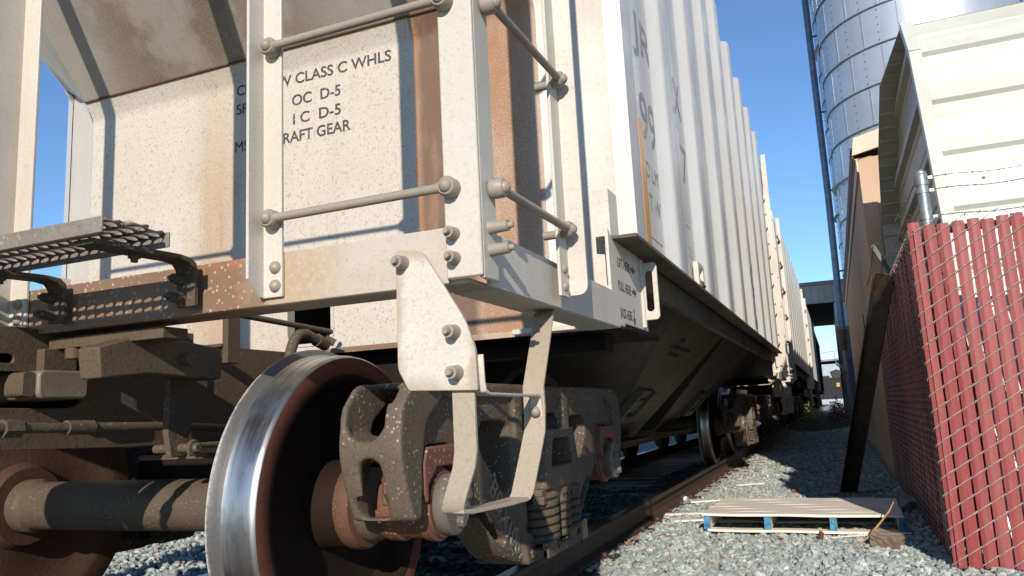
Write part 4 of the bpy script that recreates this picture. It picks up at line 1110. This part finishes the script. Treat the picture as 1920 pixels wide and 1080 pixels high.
# recessed inner end wall with deep ribs
XI = 3.02
def yspan(z):
    N_ = [(2.79, -.17), (3.464, 1.80), (3.90, 3.10), (4.17, 3.44)]; F_ = [(6.99, -.17), (6.96, 2.50), (6.34, 3.045), (5.245, 3.39)]
    def it(P):
        for (a, b), (c, d) in zip(P[:-1], P[1:]):
            if b <= z <= d: return a+(c-a)*(z-b)/(d-b)
        return P[-1][0]
    return it(N_)+.01, it(F_)-.005
m = MB(); prof = []; t = -.17
while t < 3.38:
    for f, h in ((0, 0), (.20, .0), (.225, .012), (.26, .0), (.40, 0), (.435, .045), (.56, .045), (.595, 0), (.76, 0), (.78, .010), (.81, 0)): prof.append((min(t+f*.46, 3.385), XI-h))
    t += .46
vs = []
for z, x in prof:
    y0_, y1_ = yspan(z); vs += [(x, y0_, z), (x, y1_, z)]
m.add(vs, [(2*i, 2*i+1, 2*i+3, 2*i+2) for i in range(len(prof)-1)], True)
sl(obj('inner_wall', m, 'creamin', shed, fix=False, sharp=25))
m = MB()
for z0 in (.35, .98, 1.60, 2.05, 2.28, 2.75, 2.95):
    t = (z0+.17)/(3.27); y = nearP[0][0]+(nearP[2][0]-nearP[0][0])*t; x = X0+.04
    nn = Vector((0, -.95, .30)); p = Vector((x, y, z0))+nn*.034
    m.tube([p, p+nn*.004, p+nn*.008], [.009, .009, .004], 8)
    for k in range(5):
        p2 = Vector((x+.26+.45*k+.05*math.sin(z0*9), y, z0))+nn*.004
        if k % 2 == int(z0*10) % 2: m.tube([p2, p2+nn*.004, p2+nn*.010], [.012, .011, .005], 8)
[sl(q) for q in objs('screw', m, 'screw', shed)]

# ------------------------------------------------------------------ tan building
tb = thing('tan_building', 'tan panelled building in shade beside the gravel, sunlit only on its front corner', 'building', (2.70, 7.05, -.17))
def tl(o): o.matrix_parent_inverse = Matrix.Translation((-2.70, -7.05, .17)); return o
m = MB(); m.prism([(2.69, 7.06), (9.5, 7.06), (9.5, 20.5), (2.69, 20.5)], 'z', -.3, 3.30)
tl(obj('wall', m, 'tan', tb))
m = MB()
m.prism([(2.635, 3.30), (2.665, 3.50), (3.6, 3.72), (3.6, 3.50)], 'y', 6.93, 6.955)
tl(obj('gable_fascia', m, 'tantrim', tb, bevel=.004))
m = MB(); m.prism([(2.64, 3.31), (2.64, 3.36), (6.1, 4.4), (9.6, 3.36), (9.6, 3.31), (6.1, 4.3)], 'y', 6.957, 20.6)
tl(obj('roof', m, 'corr', tb))
m = MB(); m.prism([(2.652, 3.27), (2.638, 3.28), (2.638, 3.38), (2.652, 3.39)], 'y', 6.957, 20.6)
for i in range(170): m.tube([(2.63, 7.0+.08*i, 3.385), (2.67, 7.0+.08*i, 3.40)], .018, 6)
tl(obj('eave_edge', m, 'corr', tb))
m = MB(); m.box(2.668, 2.689, 6.96, 20.5, 3.12, 3.26); m.box(2.652, 2.70, 6.96, 20.5, 3.26, 3.27); tl(obj('soffit_board', m, 'tantrim', tb, bevel=.004))
m = MB(); m.box(2.692, 2.84, 7.035, 7.058, -.17, 3.30); tl(obj('corner_board', m, 'tan', tb, bevel=.003))
m = MB(); m.box(2.676, 2.689, 10.4, 10.43, .9, 1.9); m.box(2.67, 2.689, 11.2, 11.26, 1.2, 1.34); tl(obj('wall_fittings', m, 'barb', tb))

# ------------------------------------------------------------------ silos
def make_silo(label, cx, cy, Rr, zs, H, group):
    s = thing('grain_silo', label, 'silo', (cx, cy, -.17), group)
    def L(o): o.matrix_parent_inverse = Matrix.Translation((-cx, -cy, .17)); return o
    m = MB(); prof = [(-.17, Rr)]
    m.lathe([(-.17, Rr), (H, Rr), (H+1.4, .6), (H+1.5, 0)], (cx, cy, 0), 'z', 128); sh = L(obj('shell', m, 'silo', s))
    for k, z in enumerate(zs):
        m = MB()
        if k % 6 == 2: m.lathe([(.02, Rr+.004), (.0, Rr+.11), (-.03, Rr+.11), (-.02, Rr+.004)], (cx, cy, z), 'z', 128); 
        else: m.lathe([(.022, Rr+.003), (.022, Rr+.03), (-.022, Rr+.03), (-.022, Rr+.003)], (cx, cy, z), 'z', 128)
        L(obj('ring', m, 'ring' if k % 6 != 2 else 'silo', s))
    m = MB()
    a0, a1 = R(150), R(275)
    for k in range(len(zs)-1):
        z1, z0 = zs[k], zs[k+1]
        for q in range(6):
            a = a0+(a1-a0)*(q+(.5 if k % 2 else 0))/6
            m.prism([(cx+(Rr+.001)*math.cos(a), cy+(Rr+.001)*math.sin(a)), (cx+(Rr+.004)*math.cos(a-.0005), cy+(Rr+.004)*math.sin(a-.0005)), (cx+(Rr+.004)*math.cos(a+.02), cy+(Rr+.004)*math.sin(a+.02)), (cx+(Rr+.001)*math.cos(a+.02), cy+(Rr+.001)*math.sin(a+.02))], 'z', z0+.03, z1-.03)
    obj('panel_laps', m, 'silo', sh)
    m = MB()
    for k in range(len(zs)-1):
        z1, z0 = zs[k], zs[k+1]
        for q in range(6):
            a = a0+(a1-a0)*(q+(.5 if k % 2 else 0))/6
            for da, nb in ((.01, 16), (.18, 5)):
                d = Vector((math.cos(a+da), math.sin(a+da), 0))
                for i in range(nb):
                    p = Vector((cx, cy, z0+(z1-z0)*(i+.5)/nb))+d*(Rr+.006)
                    m.tube([p, p+d*.022], .013 if nb > 7 else .017, 5)
    obj('bolts', m, 'ring', sh, fix=False)
    return s
zs = [12.67+1.245*4-1.245*i for i in range(15)]
make_silo('big galvanised bolted silo nearest the camera, cut by the top edge of the photo', 5.93, 26, 3.0, zs, 19, 'galvanised silos')
make_silo('second galvanised silo, a narrow strip seen left of and behind the big one', 6.02, 33.2, 3.05, [z+.55 for z in zs], 20, 'galvanised silos')
pp = thing('vertical_pipe', 'tall blue-grey pipe standing left of the silos with a dark coupling', 'pipe', (2.6, 28, -.17))
m = MB(); m.tube([(2.68, 28, 19), (2.68, 28, 8), (2.62, 28, 3.05)], .12, 20); a = obj('upper_pipe', m, 'pipe', pp)
m = MB(); m.tube([(2.60, 28, 3.05), (2.60, 28, 2.6), (2.60, 28, 2.55), (2.60, 28, 2.35)], [.15, .15, .12, .12], 20); m.tube([(2.60, 28, 3.1), (2.60, 28, 3.0)], .19, 20); b = obj('coupling', m, 'barb', pp)
m = MB(); m.tube([(2.60, 28, 2.4), (2.62, 28, 1.0), (2.70, 28, -.2)], .075, 20); c = obj('lower_pipe', m, 'concrete', pp)
for z in (5.2, 8.2, 11.2, 14.2):
    m = MB(); m.box(2.62, 2.95, 27.98, 28.02, z-.03, z+.03); q = obj('pipe_bracket', m, 'ring', pp); q.matrix_parent_inverse = Matrix.Translation((-2.6, -28, .17))
for o in (a, b, c): o.matrix_parent_inverse = Matrix.Translation((-2.6, -28, .17))

# ------------------------------------------------------------------ canopy building over the track
cb = thing('loading_canopy', 'brown-clad loading canopy spanning the track beyond the light hopper cars', 'canopy', (0, 36, -.17))
def cl_(o): o.matrix_parent_inverse = Matrix.Translation((0, -36, .17)); return o
m = MB(); m.box(-6, 9, 36, 36.1, 5.02, 5.98)
for i in range(50): m.box(-5.95+.3*i, -5.92+.3*i, 35.975, 36.0, 5.03, 5.86)
cl_(obj('fascia', m, 'fascia', cb))
m = MB(); m.box(-6.1, 9.1, 35.93, 36.12, 5.86, 6.02); cl_(obj('gutter', m, 'concrete', cb, bevel=.01))
m = MB(); m.box(-6, 9, 36.1, 48, 5.0, 5.9); cl_(obj('canopy_roof', m, 'darkroof', cb))
m = MB(); m.box(2.50, 9, 36.1, 47.9, -.2, 3.9); cl_(obj('side_wall', m, 'concrete', cb))
m = MB(); m.box(2.50, 9, 36.1, 47.9, 3.9, 5.0); cl_(obj('upper_wall', m, 'paleblue', cb))
m = MB(); m.box(-5.8, -5.4, 36.2, 47.8, -.2, 5.0); cl_(obj('far_wall', m, 'concrete', cb))
fl = thing('flood_light', 'small black flood light on a bent white arm beside the silo pipe', 'flood light', (2.4, 27.5, 1.7))
m = MB(); m.tube([(2.62, 27.9, 1.55), (2.42, 27.7, 1.78), (2.30, 27.6, 1.90)], .05, 10); m.tube([(2.30, 27.6, 1.9), (2.26, 27.6, 2.15), (2.30, 27.6, 2.3)], .012, 6); o1 = obj('arm', m, 'alu', fl)
m = MB(); m.prism([(2.05, 1.62), (2.12, 1.36), (2.38, 1.40), (2.42, 1.62), (2.28, 1.70)], 'y', 27.45, 27.75); o2 = obj('lamp_head', m, 'rubber', fl, bevel=.01)
for o in (o1, o2): o.matrix_parent_inverse = Matrix.Translation((-2.4, -27.5, -1.7))

# ------------------------------------------------------------------ far background
pb = thing('pale_warehouse', 'pale blue-grey warehouse in the far distance down the track', 'warehouse', (2, 130, 0))
m = MB(); m.box(-14, 22, 130, 150, -.3, 6.0); a = obj('wall', m, 'farwall', pb)
m = MB(); m.prism([(-15, 5.9), (23, 7.2), (23, 7.5), (-15, 6.2)], 'y', 129.5, 151); b = obj('roof', m, 'concrete', pb)
m = MB(); 
for i in range(8): m.box(-12+4*i, -10.6+4*i, 129.95, 130.05, 3.0, 4.2)
c = obj('window', m, 'darkroof', pb)
for o in (a, b, c): o.matrix_parent_inverse = Matrix.Translation((-2, -130, 0))
fw = thing('distant_boxcar', 'dark grey boxcar standing crosswise in the distance with an orange logo', 'railcar', (2, 105, 0))
m = MB(); m.box(-4, 9, 105, 108, .6, 3.3)
for i in range(26): m.box(-3.9+.5*i, -3.8+.5*i, 104.93, 105, .65, 3.25)
a = obj('body', m, 'blackcar', fw)
m = MB(); m.box(2.25, 2.65, 104.85, 104.92, 2.1, 2.6); b = obj('orange_mark', m, 'orange', fw)
m = MB()
for x in (-2.6, -1.0, 6.0, 7.6): m.lathe([(-.05, 0), (-.05, .45), (.05, .45), (.05, 0)], (x, 105.2, .3), 'y', 20)
c = obj('wheels', m, 'blackcar', fw)
for o in (a, b, c): o.matrix_parent_inverse = Matrix.Translation((-2, -105, 0))
wl = thing('power_lines', 'three thin overhead wires crossing the sky beyond the canopy', 'power lines', (0, 90, 11))
for z, z2 in ((10.6, 13.0), (9.6, 11.8), (6.1, 7.0)):
    m = MB(); m.tube([(-40, 90, z-4), (40, 90, z2+2)], .03, 5); o = obj('wire', m, 'ring', wl); o.matrix_parent_inverse = Matrix.Translation((0, -90, -11))

# ------------------------------------------------------------------ pallet and yard litter
pal = thing('wooden_pallet', 'bare wood pallet with blue-painted runner ends lying on the gravel', 'pallet', (1.90, 3.98, -.155)); pal.rotation_euler = (R(-.6), R(.5), R(-.4))
def board(w, l, t, x, y, z, name, mat='wood', wav=.004):
    m = MB(); k = 10; vs = []; y0s = [random.uniform(-wav, wav) for _ in range(k+1)]; y1s = [random.uniform(-wav, wav) for _ in range(k+1)]
    for i in range(k+1):
        xx = x-w/2+w*i/k
        if i in (0, k): xx += random.uniform(-.008, .008)
        dz = .002*math.sin(i*1.3+y*9)
        vs += [(xx, y-l/2+y0s[i], z+dz), (xx, y+l/2+y1s[i], z+dz), (xx, y+l/2+y1s[i], z+t+dz), (xx, y-l/2+y0s[i], z+t+dz)]
    fs = [(4*i+q, 4*i+(q+1) % 4, 4*i+4+(q+1) % 4, 4*i+4+q) for i in range(k) for q in range(4)]+[(3, 2, 1, 0), (4*k, 4*k+1, 4*k+2, 4*k+3)]
    m.add(vs, fs); return obj(name, m, mat, pal, bevel=.0015)
for i, (y, l) in enumerate(((-.455, .139), (-.315, .137), (-.175, .140), (-.03, .147), (.12, .144), (.265, .142), (.42, .15))):
    board(1.235, l, .016, .003*((i*37) % 5-2), y, .103, 'deck_board')
for y in (-.47, -.02, .45): board(1.20, .10, .016, 0.005, y, 0.0, 'bottom_board')
for x in (-.60, -.205, .20, .60):
    m = MB(); pts = roundpoly([(-.50, .017), (.50, .017), (.50, .102), (-.50, .102)], .006, 2); m.prism(pts, 'x', x-.02, x+.02); o = obj('stringer', m, 'wood', pal, bevel=.002)
    m = MB(); m.prism(roundpoly([(x-.022, .012), (x+.021, .014), (x+.023, .10), (x-.019, .103)], .006, 3), 'y', -.508, -.499); obj('painted_end', m, 'blue', o)
m = MB(); a = Vector((2.20, 5.90, -.2)); b = Vector((2.615, 4.10, 1.56)); d = (b-a).normalized(); s_ = Vector((.93, -.35, 0)); s_ = (s_-d*s_.dot(d)).normalized(); n_ = d.cross(s_)
if n_.y > 0: n_ = -n_
def beam_box(u0, u1, v0, v1, e=0):
    vs = [p+s_*u+n_*v for p in (a, b+d*e) for u in (u0, u1) for v in (v0, v1)]
    m.add(vs, [(0, 1, 3, 2), (4, 6, 7, 5), (0, 4, 5, 1), (2, 3, 7, 6), (0, 2, 6, 4), (1, 5, 7, 3)])
beam_box(-.07, .07, -.035, -.025); beam_box(-.07, -.06, -.025, .05, .0); beam_box(.06, .07, -.025, .05)
tag(obj('steel_beam', m, 'beam', bevel=.002), 'long black steel channel leaning against the side of the red fence', 'steel beam')
def rough(name, dims, loc, rot, mat, seed, label, cat, sub=3, amp=.18):
    b = bmesh.new(); bmesh.ops.create_cube(b, size=1); bmesh.ops.subdivide_edges(b, edges=b.edges, cuts=sub, use_grid_fill=True)
    rr = random.Random(seed)
    for v in b.verts: v.co += Vector([rr.uniform(-amp, amp)*.5 for _ in range(3)]); v.co = Vector((v.co.x*dims[0], v.co.y*dims[1], v.co.z*dims[2]))
    me = bpy.data.meshes.new(name); b.to_mesh(me); b.free(); o = obj(name, me, mat); o.location = loc; o.rotation_euler = [R(a_) for a_ in rot]; return tag(o, label, cat)
rough('wood_chunk', (.15, .10, .085), (2.385, 3.06, -.125), (8, 12, -28), 'wooddark', 3, 'rotten split chunk of grey wood in front of the pallet corner', 'wood chunk', 4, .13)
m = MB(); m.tube([(2.21, 3.02, -.16), (2.30, 3.08, -.10), (2.42, 3.20, .02), (2.455, 3.24, .075)], [.004, .006, .0055, .003], 6); tag(obj('twig', m, 'leafgold'), 'long brown twig propped on the wood chunk against the pallet', 'twig')
m = MB(); m.tube([(2.08, 3.30, -.15), (2.3, 3.26, -.125), (2.53, 3.24, -.11)], .004, 6); tag(obj('twig', m, 'wood'), 'thin pale stick lying low behind the wood chunk', 'twig')
m = MB(); m.prism([(2.02, 5.70), (2.48, 6.0), (2.52, 5.93), (2.05, 5.60)], 'z', -.150, -.138); tag(obj('loose_plank', m, 'wooddark', bevel=.003), 'flat brown scrap board on the gravel behind the pallet', 'board')
rough('card_scrap', (.13, .10, .10), (2.60, 4.62, -.10), (30, 20, 40), 'card', 9, 'crumpled grey card between the pallet and the fence foot', 'card scrap', 2, .5)
for k, (p, q, w, lab) in enumerate((((.90, 5.12, -.152), (1.32, 5.35, -.15), .022, 'thin split plank running right from the drinks can'), ((.83, 4.34, -.155), (1.24, 4.42, -.15), .038, 'pale broken board just left of the pallet'), ((.98, 3.98, -.155), (1.22, 4.02, -.15), .03, 'short brown board end beside the pallet corner'), ((1.12, 6.6, -.155), (1.40, 6.72, -.152), .025, 'small pale lath on the sunlit gravel beyond the can'))):
    p, q = Vector(p), Vector(q); d = (q-p).normalized(); n2 = Vector((-d.y, d.x, 0))*w; m = MB()
    up = Vector((0, 0, .014)); vs = [p-n2, q-n2*.7, q+n2*.8, p+n2, p-n2+up, q-n2*.7+up, q+n2*.8+up, p+n2+up]
    m.add(vs, [(0, 3, 2, 1), (4, 5, 6, 7), (0, 1, 5, 4), (1, 2, 6, 5), (2, 3, 7, 6), (3, 0, 4, 7)]); tag(obj('loose_board', m, 'wood', bevel=.003), lab, 'board', 'broken boards on the gravel')
m = MB(); m.lathe([(0, 0), (.0, .024), (.004, .030), (.05, .033), (.10, .033), (.112, .028), (.112, .0)], (0, 0, 0), 'x', 28)
o = obj('drinks_can', m, 'alu'); o.location = (.86, 5.16, -.128); o.rotation_euler = (0, 0, R(115)); tag(o, 'small silver drinks can lying on the gravel near the rail', 'can')
rough('litter_scrap', (.035, .03, .02), (1.74, 5.95, -.145), (10, 20, 30), 'litter', 4, 'bright orange plastic scrap on gravel behind the pallet', 'litter', 2, .4)
rough('litter_scrap', (.028, .02, .015), (1.79, 3.22, -.148), (10, 20, 30), 'rustred', 5, 'small red scrap on gravel in front of the pallet', 'litter', 2, .4)
rough('litter_scrap', (.025, .02, .05), (2.02, 3.30, -.14), (10, 12, 30), 'rust', 6, 'rusty bolt stub upright at the pallet front edge', 'litter', 2, .2)
rough('litter_scrap', (.05, .03, .012), (.88, 2.95, -.145), (10, 20, 50), 'leafgold', 8, 'dry brown leaf curled on gravel near the rail', 'leaf', 2, .5)

# ------------------------------------------------------------------ weeds
def weeds(name, label, x, y, rx, ry, h, n, cols, seed, kind=None, z0=-.17):
    r = random.Random(seed); ms = [simple(name+'_leaf', cols[0], .6, 0, .4, 6, .1, cols[1])]
    m = MB()
    for i in range(n):
        a = r.uniform(0, 2*math.pi); q = math.sqrt(r.random()); px_, py_ = x+rx*q*math.cos(a), y+ry*q*math.sin(a)
        hh = h*r.uniform(.35, 1)*(1-.5*q*q); z = z0+hh*r.random()**.7
        s = r.uniform(.4, 1)*.055*max(h, .4)/.6; u = Vector((r.uniform(-1, 1), r.uniform(-1, 1), r.uniform(-.3, 1))).normalized(); v = u.orthogonal().normalized()*s*.4
        p = Vector((px_, py_, z)); m.add([p, p+u*s*.5+v, p+u*s, p+u*s*.5-v], [(0, 1, 2, 3)])
        if i % 12 == 0: m.tube([(x+rx*q*.5*math.cos(a), y+ry*q*.5*math.sin(a), z0), tuple(p)], .005, 4, cap=False)
    o = obj(name, m, ms[0], fix=False)
    if kind: struct(o, kind); return o
    return tag(o, label, 'shrub')
weeds('weed_bush', 'yellow-green leafy weed bush at the trackside beyond the pale gravel', 1.05, 27.5, .75, 1.2, .9, 2600, ((.26, .34, .06), (.42, .42, .12)), 1)
weeds('weed_bush', 'reddish-brown dry weed bush at the foot of the silo pipe', 2.2, 27.2, .35, 1.0, 1.0, 1200, ((.26, .09, .06), (.20, .11, .07)), 2)
weeds('dark_ground_weeds', '', 1.6, 24.5, 1.0, 4.5, .35, 9000, ((.06, .05, .03), (.09, .06, .035)), 3, 'stuff')
weeds('dry_grass', '', -9, 34, 6, 14, .5, 14000, ((.22, .22, .08), (.30, .26, .12)), 4, 'stuff')
